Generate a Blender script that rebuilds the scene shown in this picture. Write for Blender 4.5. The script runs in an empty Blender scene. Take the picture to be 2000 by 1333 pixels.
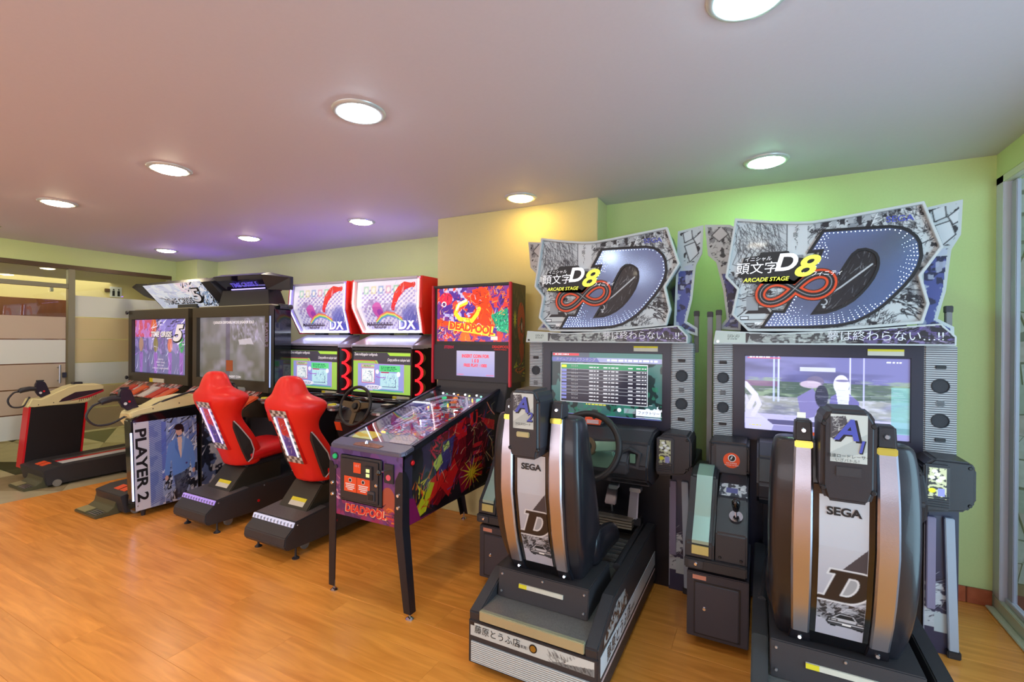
import bpy, bmesh, math, random
import numpy as np
from mathutils import Vector, Matrix
SC = bpy.context.scene
COL = SC.collection
random.seed(7); RNG = np.random.default_rng(7)
# ---------------------------------------------------------------- camera
def setup_camera():
    yaw, pitch, roll = -.4832, -.0025, .0075
    fw = Vector((math.sin(yaw)*math.cos(pitch), math.cos(yaw)*math.cos(pitch), math.sin(pitch)))
    r = Vector((math.cos(yaw), -math.sin(yaw), 0)); u = r.cross(fw)
    R = r*math.cos(roll)+u*math.sin(roll); U = -r*math.sin(roll)+u*math.cos(roll)
    cd = bpy.data.cameras.new('camera'); co = bpy.data.objects.new('camera', cd); COL.objects.link(co)
    m = Matrix.Identity(4)
    for i in range(3):
        m[i][0] = R[i]; m[i][1] = U[i]; m[i][2] = -fw[i]
    m[2][3] = 1.47
    co.matrix_world = m
    cd.sensor_width = 36; cd.lens = 16.656; cd.clip_start = .02
    SC.camera = co
setup_camera()
# ---------------------------------------------------------------- light
W = bpy.data.worlds.new('world'); SC.world = W; W.use_nodes = True
W.node_tree.nodes['Background'].inputs[0].default_value = (.72, .82, 1, 1)
W.node_tree.nodes['Background'].inputs[1].default_value = .9
def area_light(name, loc, direction, size, power, color, sy=None):
    L = bpy.data.lights.new(name, 'AREA'); L.energy = power; L.color = color
    L.shape = 'RECTANGLE' if sy else 'SQUARE'; L.size = size
    if sy: L.size_y = sy
    o = bpy.data.objects.new(name, L); COL.objects.link(o); o.location = loc
    o.rotation_euler = Vector(direction).to_track_quat('-Z', 'Y').to_euler()
    return o
LAMP_POWER = 54.0          # strength of each lamp diffuser
# unseen fill added behind the camera; daylight past the stone wall on the right
area_light('rear_fill', (-2.8, -3.3, 1.35), (0, 1, .45), 7.5, 105, (.94, .92, 1), 1.9)
area_light('daylight_right', (1.9, 1.0, 1.1), (-1, .1, .45), 1.6, 120, (.55, .84, 1), 4.0)
area_light('hall_light', (-9.2, 1.8, 2.35), (0, 0, -1), 2.0, 62, (1, .88, .62), 4)
SC.view_settings.view_transform = 'Standard'; SC.view_settings.look = 'None'
SC.view_settings.gamma = 1; SC.view_settings.use_curve_mapping = False
SC.view_settings.exposure = 0.27
# ---------------------------------------------------------------- materials
def s2l(c):
    return tuple((v/255/12.92 if v/255 <= .04045 else ((v/255+.055)/1.055)**2.4) for v in c[:3])
MATS = {}
def mat(name, rgb=(128, 128, 128), rough=.5, metal=0., emit=0., ecol=None, bump=0., bscale=40., vary=0., alpha=1., trans=0., coat=0., spec=.5, attr=False, attr_emit=0., stripes=None):
    if name in MATS: return MATS[name]
    m = bpy.data.materials.new(name); m.use_nodes = True; MATS[name] = m
    nt = m.node_tree; b = nt.nodes['Principled BSDF']; N = nt.nodes.new; L = nt.links.new
    col = (*s2l(rgb), 1)
    b.inputs['Base Color'].default_value = col
    b.inputs['Roughness'].default_value = rough; b.inputs['Metallic'].default_value = metal
    b.inputs['Specular IOR Level'].default_value = spec
    b.inputs['Coat Weight'].default_value = coat; b.inputs['Coat Roughness'].default_value = .06
    if trans: b.inputs['Transmission Weight'].default_value = trans
    if alpha < 1: b.inputs['Alpha'].default_value = alpha
    if emit:
        b.inputs['Emission Color'].default_value = (*s2l(ecol or rgb), 1); b.inputs['Emission Strength'].default_value = emit
    tc = N('ShaderNodeTexCoord')
    nz = N('ShaderNodeTexNoise'); nz.inputs['Scale'].default_value = bscale; nz.inputs['Detail'].default_value = 5
    L(tc.outputs['Object'], nz.inputs['Vector'])
    if bump:
        bp = N('ShaderNodeBump'); bp.inputs['Strength'].default_value = bump; bp.inputs['Distance'].default_value = .002
        L(nz.outputs['Fac'], bp.inputs['Height']); L(bp.outputs['Normal'], b.inputs['Normal'])
    if vary:
        mx = N('ShaderNodeMix'); mx.data_type = 'RGBA'; mx.blend_type = 'MULTIPLY'
        rp = N('ShaderNodeValToRGB'); rp.color_ramp.elements[0].position = .3; rp.color_ramp.elements[1].position = .7
        rp.color_ramp.elements[0].color = (1-vary, 1-vary, 1-vary, 1); rp.color_ramp.elements[1].color = (1, 1, 1, 1)
        L(nz.outputs['Fac'], rp.inputs[0]); mx.inputs[0].default_value = 1
        mx.inputs[6].default_value = col; L(rp.outputs[0], mx.inputs[7]); L(mx.outputs[2], b.inputs['Base Color'])
    if stripes:          # fine moulded ribs: (axis, pitch in metres, dark colour)
        ax, pitch, dk = stripes
        sp = N('ShaderNodeSeparateXYZ'); L(tc.outputs['Object'], sp.inputs[0])
        ml = N('ShaderNodeMath'); ml.operation = 'MULTIPLY'; ml.inputs[1].default_value = 2*math.pi/pitch
        L(sp.outputs[ax], ml.inputs[0]); sn = N('ShaderNodeMath'); sn.operation = 'SINE'; L(ml.outputs[0], sn.inputs[0])
        rp = N('ShaderNodeValToRGB'); L(sn.outputs[0], rp.inputs[0])
        e = rp.color_ramp.elements; e[0].position = 0; e[0].color = (*s2l(dk), 1); e[1].position = .28; e[1].color = col
        L(rp.outputs[0], b.inputs['Base Color'])
        bp = N('ShaderNodeBump'); bp.inputs['Strength'].default_value = .6; bp.inputs['Distance'].default_value = .003
        L(sn.outputs[0], bp.inputs['Height']); L(bp.outputs['Normal'], b.inputs['Normal'])
    if attr:
        a = N('ShaderNodeAttribute'); a.attribute_name = 'ink'
        L(a.outputs['Color'], b.inputs['Base Color'])
        if attr_emit:
            L(a.outputs['Color'], b.inputs['Emission Color']); b.inputs['Emission Strength'].default_value = attr_emit
    return m
BLACK = mat('black_plastic', (42, 41, 47), .38, bump=.25, bscale=400)
BLACKG = mat('gloss_black', (16, 16, 20), .14, coat=.6)
BLACKM = mat('matt_black_steel', (52, 50, 54), .5, bump=.2, bscale=500, vary=.12)
DKGREY = mat('dark_grey_plastic', (62, 62, 68), .42, bump=.2, bscale=300)
NAVY = mat('navy_laminate', (44, 46, 72), .35, bump=.1, bscale=200)
SILVER = mat('brushed_aluminium', (190, 188, 200), .3, 1., bump=.12, bscale=260)
CHROME = mat('chrome', (225, 225, 230), .08, 1.)
STEEL = mat('satin_steel', (170, 172, 176), .32, .9, bump=.1, bscale=200)
WHITEP = mat('white_plastic', (214, 216, 218), .35, bump=.08, bscale=200)
RIBW = mat('ribbed_white_plastic', (214, 216, 218), .4, stripes=(2, .0105, (120, 122, 128)))
ORANGE = mat('orange_sticker', (236, 84, 36), .5, vary=.05)
YELST = mat('yellow_sticker', (226, 214, 40), .5, vary=.05)
PALEST = mat('pale_sticker', (214, 212, 196), .5, vary=.06)
RED = mat('red_plastic', (214, 22, 34), .35, bump=.08, bscale=150)
GLOSSPRINT = mat('glossy_print', attr=True, rough=.28, coat=.25)
SCREEN = mat('lit_screen', attr=True, rough=.15, attr_emit=.62, spec=.5)
BACKLIT = mat('backlit_print', attr=True, rough=.2, attr_emit=.7)
INKBLACK = mat('black_ink', (22, 22, 26), .4, vary=.05)
INKWHITE = mat('white_ink', (235, 236, 240), .4, vary=.03)
LEDW = mat('white_led', (235, 240, 255), .3, emit=6, ecol=(225, 235, 255))
# ---------------------------------------------------------------- mesh helpers
ORG = Vector((0, 0, 0))
def setorg(x, y, z=0):
    global ORG
    ORG = Vector((x, y, z))
class B:
    """collects shapes for one mesh"""
    def __init__(s): s.v = []; s.f = []
    def add(s, vs, fs):
        n = len(s.v); s.v += [tuple(v) for v in vs]; s.f += [tuple(i+n for i in f) for f in fs]; return s
    def box(s, x0, x1, y0, y1, z0, z1):
        return s.add([(x0,y0,z0),(x1,y0,z0),(x1,y1,z0),(x0,y1,z0),(x0,y0,z1),(x1,y0,z1),(x1,y1,z1),(x0,y1,z1)],
                     [(0,3,2,1),(4,5,6,7),(0,1,5,4),(1,2,6,5),(2,3,7,6),(3,0,4,7)])
    def prism(s, A, Bv):
        n = len(A)
        return s.add(list(A)+list(Bv), [tuple(range(n))[::-1], tuple(range(n, 2*n))]+[(i, (i+1) % n, n+(i+1) % n, n+i) for i in range(n)])
    def pxz(s, poly, y0, y1): return s.prism([(p[0], y0, p[1]) for p in poly], [(p[0], y1, p[1]) for p in poly])
    def pyz(s, poly, x0, x1): return s.prism([(x0, p[0], p[1]) for p in poly], [(x1, p[0], p[1]) for p in poly])
    def pxy(s, poly, z0, z1): return s.prism([(p[0], p[1], z0) for p in poly], [(p[0], p[1], z1) for p in poly])
    def ringxz(s, outer, inner, y0, y1):
        """frame between two outlines with the same number of points"""
        n = len(outer); O0 = [(p[0], y0, p[1]) for p in outer]; I0 = [(p[0], y0, p[1]) for p in inner]
        O1 = [(p[0], y1, p[1]) for p in outer]; I1 = [(p[0], y1, p[1]) for p in inner]
        fs = []
        for i in range(n):
            j = (i+1) % n
            fs += [(i, j, n+j, n+i), (2*n+i, 3*n+i, 3*n+j, 2*n+j), (i, 2*n+i, 2*n+j, j), (n+i, n+j, 3*n+j, 3*n+i)]
        return s.add(O0+I0+O1+I1, fs)
    def tube(s, pts, r, n=10, closed=False, caps=True):
        P = [Vector(p) for p in pts]; m = len(P); rr = r if isinstance(r, (list, tuple)) else [r]*m
        vs = []; up = None
        for i, p in enumerate(P):
            if closed: t = (P[(i+1) % m]-P[i-1])
            else: t = P[min(i+1, m-1)]-P[max(i-1, 0)]
            t.normalize()
            if up is None: up = Vector((0, 0, 1)) if abs(t.z) < .9 else Vector((1, 0, 0))
            a = t.cross(up)
            if a.length < 1e-4: a = t.orthogonal()
            a.normalize(); b = a.cross(t).normalized(); up = b
            vs += [p+(a*math.cos(2*math.pi*k/n)+b*math.sin(2*math.pi*k/n))*rr[i] for k in range(n)]
        fs = []
        for i in range(m if closed else m-1):
            j = (i+1) % m
            fs += [(i*n+k, i*n+(k+1) % n, j*n+(k+1) % n, j*n+k) for k in range(n)]
        if caps and not closed: fs += [tuple(range(n))[::-1], tuple((m-1)*n+k for k in range(n))]
        return s.add(vs, fs)
    def cyl(s, c, axis, r, h, n=20, r2=None):
        c = Vector(c); a = Vector(axis).normalized()
        return s.tube([c, c+a*h], [r, r if r2 is None else r2], n)
    def loft(s, rings, closed=True, caps=True):
        n = len(rings[0]); vs = [p for r in rings for p in r]; fs = []
        for i in range(len(rings)-1):
            for k in range(n if closed else n-1):
                fs.append((i*n+k, i*n+(k+1) % n, (i+1)*n+(k+1) % n, (i+1)*n+k))
        if caps and closed: fs += [tuple(range(n))[::-1], tuple((len(rings)-1)*n+k for k in range(n))]
        return s.add(vs, fs)
    def lathe(s, prof, c, n=24, axis=(0, 0, 1)):
        """prof: (radius, height) pairs round an axis through c"""
        q = Vector((0, 0, 1)).rotation_difference(Vector(axis)); c = Vector(c)
        return s.loft([[c+q @ Vector((r*math.cos(2*math.pi*k/n), r*math.sin(2*math.pi*k/n), h)) for k in range(n)] for r, h in prof])
    def ball(s, c, r, n=12, sz=1.0):
        m = max(4, n//2)
        return s.lathe([(max(1e-4, r*math.sin(math.pi*i/m)), -r*sz*math.cos(math.pi*i/m)) for i in range(m+1)], c, n)
    def obj(s, name, m, parent=None, bevel=0., seg=2, smooth=False, sub=0, label=None):
        me = bpy.data.meshes.new(name)
        bm = bmesh.new()
        vs = [bm.verts.new(Vector(v)-ORG) for v in s.v]
        for f in s.f:
            try: bm.faces.new([vs[i] for i in f])
            except ValueError: pass
        if bevel:
            bmesh.ops.remove_doubles(bm, verts=bm.verts, dist=1e-5)
        bmesh.ops.recalc_face_normals(bm, faces=bm.faces)
        if bevel:
            es = [e for e in bm.edges if len(e.link_faces) == 2 and e.calc_face_angle(0) > .45]
            if es: bmesh.ops.bevel(bm, geom=es, offset=bevel, segments=seg, affect='EDGES', clamp_overlap=True)
        bm.to_mesh(me); bm.free()
        if smooth:
            me.polygons.foreach_set('use_smooth', [True]*len(me.polygons))
        me.materials.append(m)
        o = bpy.data.objects.new(name, me); COL.objects.link(o)
        if smooth and not sub:
            try: me.set_sharp_from_angle(angle=.7)
            except Exception: pass
        if sub:
            md = o.modifiers.new('subd', 'SUBSURF'); md.levels = sub; md.render_levels = sub
        if parent is None: o.location = ORG
        else: o.parent = parent
        if label: o['label'] = label
        return o
def thing(name, label, cat, loc, group=None, rotz=0):
    o = bpy.data.objects.new(name, None); COL.objects.link(o); o.location = loc; o.rotation_euler[2] = rotz
    o.empty_display_size = .05
    o['label'] = label; o['category'] = cat
    if group: o['group'] = group
    return o
def tag(o, label, cat, group=None):
    o['label'] = label; o['category'] = cat
    if group: o['group'] = group
    return o
def structure(o): o['kind'] = 'structure'; return o
def stuff(o): o['kind'] = 'stuff'; return o
def copy_tree(o, parent=None):
    c = o.copy(); COL.objects.link(c)
    if parent is not None: c.parent = parent
    for ch in list(o.children): copy_tree(ch, c)
    return c
TXT = {}
def text(body, o, r, u, size, m, parent, name='lettering', align='CENTER', shear=0., bold=0., track=1., sx=1., thick=.0006, label=None):
    """flat lettering: o origin, r reading direction, u up; size in metres"""
    key = (body, align, shear, bold, track)
    if key not in TXT:
        cu = bpy.data.curves.new('t', 'FONT'); cu.body = body; cu.size = 1; cu.align_x = align; cu.align_y = 'CENTER'
        cu.shear = shear; cu.offset = bold; cu.space_character = track; cu.resolution_u = 4
        ob = bpy.data.objects.new('t', cu); me0 = bpy.data.meshes.new_from_object(ob)
        TXT[key] = ([tuple(v.co) for v in me0.vertices], [tuple(p.vertices) for p in me0.polygons])
        bpy.data.objects.remove(ob); bpy.data.curves.remove(cu); bpy.data.meshes.remove(me0)
    vs, fs = TXT[key]
    r = Vector(r).normalized(); u = Vector(u).normalized(); n = r.cross(u); o = Vector(o)
    b = B(); b.add([o+r*(v[0]*size*sx)+u*(v[1]*size)+n*thick for v in vs], fs)
    me = bpy.data.meshes.new(name); me.from_pydata([tuple(Vector(v)-ORG) for v in b.v], [], b.f); me.materials.append(m)
    ob = bpy.data.objects.new(name, me); COL.objects.link(ob)
    if parent is None: ob.location = ORG
    else: ob.parent = parent
    if label: ob['label'] = label
    return ob
# ---------------------------------------------------------------- painted prints
class Canvas:
    """a flat picture in metres (u right, v up) painted with numpy"""
    def __init__(s, u0, u1, v0, v1, px, rgb):
        s.u0, s.u1, s.v0, s.v1 = u0, u1, v0, v1
        s.nx = int((u1-u0)/px)+1; s.ny = int((v1-v0)/px)+1; s.px = (u1-u0)/(s.nx-1)
        s.U = np.linspace(u0, u1, s.nx)[None, :].repeat(s.ny, 0); s.V = np.linspace(v0, v1, s.ny)[:, None].repeat(s.nx, 1)
        s.a = np.empty((s.ny, s.nx, 3), np.float32); s.a[:] = rgb
    def win(s, lo, hi):
        i0 = max(0, int((lo[0]-s.u0)/s.px)-1); i1 = min(s.nx, int((hi[0]-s.u0)/s.px)+3)
        j0 = max(0, int((lo[1]-s.v0)/s.px)-1); j1 = min(s.ny, int((hi[1]-s.v0)/s.px)+3)
        return (slice(j0, max(j0, j1)), slice(i0, max(i0, i1)))
    def mix(s, w, k, rgb):
        k = np.clip(k, 0, 1)[..., None]; s.a[w] = s.a[w]*(1-k)+np.array(rgb, np.float32)*k
    def line(s, p, q, r, rgb, r2=None, op=1.):
        r2 = r if r2 is None else r2; m = max(r, r2)
        w = s.win((min(p[0], q[0])-m, min(p[1], q[1])-m), (max(p[0], q[0])+m, max(p[1], q[1])+m))
        U, V = s.U[w], s.V[w]
        if U.size == 0: return
        dx, dy = q[0]-p[0], q[1]-p[1]; L = dx*dx+dy*dy+1e-12
        t = np.clip(((U-p[0])*dx+(V-p[1])*dy)/L, 0, 1)
        d = np.hypot(U-p[0]-t*dx, V-p[1]-t*dy); rad = r+(r2-r)*t
        s.mix(w, ((rad-d)/s.px+.5)*op, rgb)
    def path(s, pts, r, rgb, closed=False):
        P = list(pts)+([pts[0]] if closed else [])
        for a, b in zip(P, P[1:]): s.line(a, b, r, rgb)
    def poly(s, pts, rgb, op=1.):
        P = np.array(pts, float); w = s.win(P.min(0), P.max(0)); U, V = s.U[w], s.V[w]
        if U.size == 0: return
        ins = np.zeros(U.shape, bool)
        for (x0, y0), (x1, y1) in zip(P, np.roll(P, -1, 0)):
            if y0 == y1: continue
            c = ((y0 > V) != (y1 > V)) & (U < (x1-x0)*(V-y0)/(y1-y0)+x0); ins ^= c
        s.mix(w, ins*op, rgb)
    def rect(s, a, b, c, d, rgb, op=1.): s.poly([(a, c), (b, c), (b, d), (a, d)], rgb, op)
    def ell(s, c, rx, ry, rgb, op=1., ring=0., rot=0.):
        m = max(rx, ry); w = s.win((c[0]-m, c[1]-m), (c[0]+m, c[1]+m)); U, V = s.U[w]-c[0], s.V[w]-c[1]
        if U.size == 0: return
        cr, sr = math.cos(rot), math.sin(rot); X = U*cr+V*sr; Y = -U*sr+V*cr
        d = (1-np.hypot(X/rx, Y/ry))*min(rx, ry)
        k = d/s.px+.5
        if ring: k = np.minimum(k, (ring-d)/s.px+.5)
        s.mix(w, k*op if not ring else np.clip(k, 0, 1)*op, rgb)
    def grad(s, c0, c1, axis=1):
        t = ((s.V-s.v0)/(s.v1-s.v0) if axis else (s.U-s.u0)/(s.u1-s.u0))[..., None]
        s.a[:] = np.array(c0)*(1-t)+np.array(c1)*t
    def noise(s, cell, seed=1, sx=1.):
        g = np.random.default_rng(seed); n1 = int((s.u1-s.u0)/(cell*sx))+3; n2 = int((s.v1-s.v0)/cell)+3
        G = g.random((n2, n1)); x = (s.U-s.u0)/(cell*sx); y = (s.V-s.v0)/cell; i = x.astype(int); j = y.astype(int); fx = x-i; fy = y-j
        fx = fx*fx*(3-2*fx); fy = fy*fy*(3-2*fy)
        return G[j, i]*(1-fx)*(1-fy)+G[j, i+1]*fx*(1-fy)+G[j+1, i]*(1-fx)*fy+G[j+1, i+1]*fx*fy
    def blotch(s, cell, thr, rgb, seed=1, op=1., sx=1., soft=.04, box=None):
        n = s.noise(cell, seed, sx)*.65+s.noise(cell*.4, seed+50, sx)*.35
        k = np.clip((n-thr)/soft, 0, 1)*op
        if box is not None: k = k*((s.U > box[0]) & (s.U < box[1]) & (s.V > box[2]) & (s.V < box[3]))
        s.mix((slice(None), slice(None)), k, rgb)
    def strokes(s, n, box, length, width, rgb, ang=0., spread=.3, seed=1, curl=.0, op=1.):
        g = np.random.default_rng(seed)
        for _ in range(n):
            x = g.uniform(box[0], box[1]); y = g.uniform(box[2], box[3]); a = g.normal(ang, spread); l = g.uniform(.3, 1)*length
            c = rgb if not isinstance(rgb, list) else rgb[g.integers(len(rgb))]; w = g.uniform(.4, 1)*width; p = (x, y)
            k = 3 if curl else 1
            for i in range(k):
                q = (p[0]+math.cos(a)*l/k, p[1]+math.sin(a)*l/k)
                s.line(p, q, w*(1-i/k), c, w*(1-(i+1)/k)*.8+.0002, op); p = q; a += g.normal(0, curl) if curl else 0
    def text_bars(s, box, rows, rgb, seed=1, fill=.6):
        """rows of tiny illegible print"""
        g = np.random.default_rng(seed); h = (box[3]-box[2])/rows
        for r in range(rows):
            y = box[3]-(r+.5)*h; x = box[0]; end = box[1]-g.uniform(0, .3)*(box[1]-box[0])
            while x < end:
                l = g.uniform(.5, 2.5)*h; s.rect(x, min(x+l, end), y-h*fill/2, y+h*fill/2, rgb); x += l+h*.5
def print_mesh(name, cv, m, parent, o, r, u, keep=None, label=None):
    """lays a canvas into the scene as a fine coloured grid; o is where (u,v)=(0,0) falls; mesh cached on the canvas"""
    o = Vector(o)-ORG; r = Vector(r); u = Vector(u)
    idx = np.arange(cv.nx*cv.ny).reshape(cv.ny, cv.nx)
    P = cv.U.reshape(-1, 1)*np.array(r)[None]+cv.V.reshape(-1, 1)*np.array(u)[None]+np.array(o)[None]
    q = np.stack([idx[:-1, :-1], idx[:-1, 1:], idx[1:, 1:], idx[1:, :-1]], -1).reshape(-1, 4)
    if keep is not None:
        k = keep(cv.U, cv.V); kk = (k[:-1, :-1] & k[:-1, 1:] & k[1:, 1:] & k[1:, :-1]).reshape(-1); q = q[kk]
    me = bpy.data.meshes.new(name)
    me.vertices.add(len(P)); me.vertices.foreach_set('co', P.astype(np.float32).ravel())
    me.loops.add(q.size); me.loops.foreach_set('vertex_index', q.ravel().astype(np.int32))
    me.polygons.add(len(q)); me.polygons.foreach_set('loop_start', np.arange(0, q.size, 4, dtype=np.int32))
    try: me.polygons.foreach_set('loop_total', np.full(len(q), 4, dtype=np.int32))
    except Exception: pass
    me.update(calc_edges=True)
    ca = me.color_attributes.new('ink', 'BYTE_COLOR', 'POINT')
    c = np.clip(cv.a.reshape(-1, 3)/255, 0, 1); c = np.concatenate([c, np.ones((len(c), 1), np.float32)], 1).astype(np.float32)
    ca.data.foreach_set('color_srgb', c.ravel())
    me.materials.append(m)
    ob = bpy.data.objects.new(name, me); COL.objects.link(ob)
    if parent is None: ob.location = ORG
    else: ob.parent = parent
    if label: ob['label'] = label
    return ob
def in_poly(poly):
    P = np.array(poly, float)
    def f(U, V):
        ins = np.zeros(U.shape, bool)
        for (x0, y0), (x1, y1) in zip(P, np.roll(P, -1, 0)):
            if y0 == y1: continue
            ins ^= ((y0 > V) != (y1 > V)) & (U < (x1-x0)*(V-y0)/(y1-y0)+x0)
        return ins
    return f
def inset(poly, d):
    """shrink a counter- or clockwise outline by d"""
    n = len(poly); A = sum(poly[i][0]*poly[(i+1) % n][1]-poly[(i+1) % n][0]*poly[i][1] for i in range(n))
    sg = 1 if A > 0 else -1; out = []
    for i in range(n):
        p0, p1, p2 = (Vector(poly[j % n]) for j in (i-1, i, i+1))
        a = (p1-p0).normalized(); b = (p2-p1).normalized(); na = Vector((-a.y, a.x))*sg; nb = Vector((-b.y, b.x))*sg
        m = na+nb
        m = m/max(.35, m.dot(na)) if m.length > 1e-6 else na
        out.append((p1.x+m.x*d, p1.y+m.y*d))
    return out
def smooth_poly(poly, it=2):
    for _ in range(it):
        q = []
        for i in range(len(poly)):
            a, b = poly[i], poly[(i+1) % len(poly)]
            q += [(a[0]*.75+b[0]*.25, a[1]*.75+b[1]*.25), (a[0]*.25+b[0]*.75, a[1]*.25+b[1]*.75)]
        poly = q
    return poly
X_, Y_, Z_ = (1, 0, 0), (0, 1, 0), (0, 0, 1)
# ---------------------------------------------------------------- setting
XL, XR, YW, YR, YC, ZC = -7.2, 1.157, 3.93, 3.59, 3.36, 2.52
setorg(0, 0, 0)
WALL = mat('green_wall_paint', (206, 222, 152), .75, bump=.08, bscale=90, vary=.03)
CEIL = mat('white_ceiling_paint', (208, 204, 212), .6, bump=.05, bscale=60, vary=.02)
CREAM = mat('cream_wall_paint', (212, 196, 142), .8, bump=.05, vary=.03, bscale=6)
def clear_glass(name, tint, extra=0.):
    m = bpy.data.materials.new(name); m.use_nodes = True; nt = m.node_tree; nt.nodes.remove(nt.nodes['Principled BSDF'])
    out = nt.nodes['Material Output']; t = nt.nodes.new('ShaderNodeBsdfTransparent'); g = nt.nodes.new('ShaderNodeBsdfGlossy'); x = nt.nodes.new('ShaderNodeMixShader')
    f = nt.nodes.new('ShaderNodeFresnel'); f.inputs[0].default_value = 1.5; a = nt.nodes.new('ShaderNodeMath'); a.operation = 'ADD'; a.inputs[1].default_value = extra
    t.inputs[0].default_value = (*tint, 1); g.inputs['Roughness'].default_value = .01
    ge = nt.nodes.new('ShaderNodeNewGeometry'); iv = nt.nodes.new('ShaderNodeMath'); iv.operation = 'SUBTRACT'; iv.inputs[0].default_value = 1; fr = nt.nodes.new('ShaderNodeMath'); fr.operation = 'MULTIPLY'
    nt.links.new(ge.outputs['Backfacing'], iv.inputs[1]); nt.links.new(f.outputs[0], a.inputs[0]); nt.links.new(a.outputs[0], fr.inputs[0]); nt.links.new(iv.outputs[0], fr.inputs[1]); nt.links.new(fr.outputs[0], x.inputs[0]); nt.links.new(t.outputs[0], x.inputs[1]); nt.links.new(g.outputs[0], x.inputs[2]); nt.links.new(x.outputs[0], out.inputs[0])
    return m
GLASS = clear_glass('clear_glass', (.93, .97, .95), .03)
def wood_mat(name, rgb, rough, sc=(1.4, 14, 14), rnd=.16, coat=.0):
    m = mat(name, rgb, rough, coat=coat); nt = m.node_tree; b = nt.nodes['Principled BSDF']; N = nt.nodes.new; L = nt.links.new
    tc = N('ShaderNodeTexCoord'); mp = N('ShaderNodeMapping'); oi = N('ShaderNodeObjectInfo'); ad = N('ShaderNodeVectorMath'); ad.operation = 'ADD'
    cm = N('ShaderNodeCombineXYZ'); ml = N('ShaderNodeMath'); ml.operation = 'MULTIPLY'; ml.inputs[1].default_value = 37
    L(oi.outputs['Random'], ml.inputs[0]); L(ml.outputs[0], cm.inputs[0]); L(ml.outputs[0], cm.inputs[1])
    L(tc.outputs['Object'], ad.inputs[0]); L(cm.outputs[0], ad.inputs[1]); L(ad.outputs[0], mp.inputs[0]); mp.inputs['Scale'].default_value = sc
    nz = N('ShaderNodeTexNoise'); nz.inputs['Scale'].default_value = 1.6; nz.inputs['Detail'].default_value = 6; nz.inputs['Distortion'].default_value = .9
    L(mp.outputs[0], nz.inputs['Vector'])
    rp = N('ShaderNodeValToRGB'); e = rp.color_ramp.elements; c = s2l(rgb)
    e[0].position = .3; e[0].color = (c[0]*.80, c[1]*.72, c[2]*.62, 1); e[1].position = .68; e[1].color = (c[0]*1.06, c[1]*1.06, c[2]*1.1, 1)
    L(nz.outputs['Fac'], rp.inputs[0])
    hs = N('ShaderNodeHueSaturation'); mr = N('ShaderNodeMapRange'); mr.inputs['To Min'].default_value = 1-rnd; mr.inputs['To Max'].default_value = 1+rnd*.5
    L(oi.outputs['Random'], mr.inputs['Value']); L(mr.outputs[0], hs.inputs['Value']); L(rp.outputs[0], hs.inputs['Color']); L(hs.outputs[0], b.inputs['Base Color'])
    return m
LAMINATE = wood_mat('orange_laminate', (246, 166, 74), .25, rnd=.10)
LAMINATE.node_tree.nodes['Principled BSDF'].inputs['Specular IOR Level'].default_value = .55
# floor: boards laid along the room
fl = structure(B().box(-5.87, XR+.02, -3.4, .4, -.03, 0).obj('floor', LAMINATE))
sub_ = structure(B().box(-10.2, 3.4, -3.4, 5.2, -.12, -.031).obj('floor_slab', mat('screed', (90, 80, 70), .9)))
def shared(name, me, parent, loc):
    o = bpy.data.objects.new(name, me); COL.objects.link(o); o.parent = parent; o.location = loc; return o
pw, pl = .195, 1.28
def plank_mesh(l, w, h, m, nm, bev=.0006):
    o = B().box(0, l, 0, w, -h, 0).obj(nm, m, bevel=bev, seg=1); me = o.data; bpy.data.objects.remove(o); return me
PM = {}
def plank(x0, x1, y0):
    l = round(x1-x0-.0006, 4)
    if l not in PM: PM[l] = plank_mesh(l, pw-.0006, .012, LAMINATE, 'plank')
    shared('plank', PM[l], fl, (x0, y0, 0))
y = .4; k = 0
while y < YW:
    off = (k*.43) % 1.0*pl; x = -5.87
    nx = -5.87+(off if off > .2 else pl)
    while x < XR+.02:
        x1 = min(nx, XR+.03)
        if x1-x > .01: plank(x, x1, y)
        x = x1; nx = x+pl
    y += pw; k += 1
# marble floor of the hall on the left, laid in long triangles
MB = [mat('pale_marble', (196, 184, 150), .22, vary=.12, bscale=5), mat('dark_green_marble', (74, 84, 66), .2, vary=.25, bscale=6), mat('beige_marble', (170, 156, 122), .22, vary=.15, bscale=7)]
ft = structure(B().box(-10.2, -5.872, -3.4, .8, -.03, 0).obj('floor_marble', MB[0]))
ty = .8; row = 0
while ty < 5.0:
    for c in range(4):
        x0, x1 = -5.872-1.1*c, -5.872-1.1*(c+1)
        if c == 3: x1 = -10.2
        g = .0015
        a = [(x0-g, ty+g*2), (x1+g, ty+g), (x1+g, ty+.6-g*2)]; bb = [(x0-g, ty+g*3), (x1+g*2, ty+.6-g), (x0-g, ty+.6-g)]
        if (c+row) % 2: a = [(x0-g, ty+g), (x1+g, ty+g), (x0-g, ty+.6-g*3)]; bb = [(x1+g, ty+g*3), (x1+g, ty+.6-g), (x0-g*2, ty+.6-g)]
        B().pxy(a, -.02, 0).obj('tile', MB[(1, 0, 2)[(row+c) % 3]], ft); B().pxy(bb, -.02, -.0004).obj('tile', MB[(0, 2, 0, 0)[(row+2*c) % 4]], ft)
    ty += .6; row += 1
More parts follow.
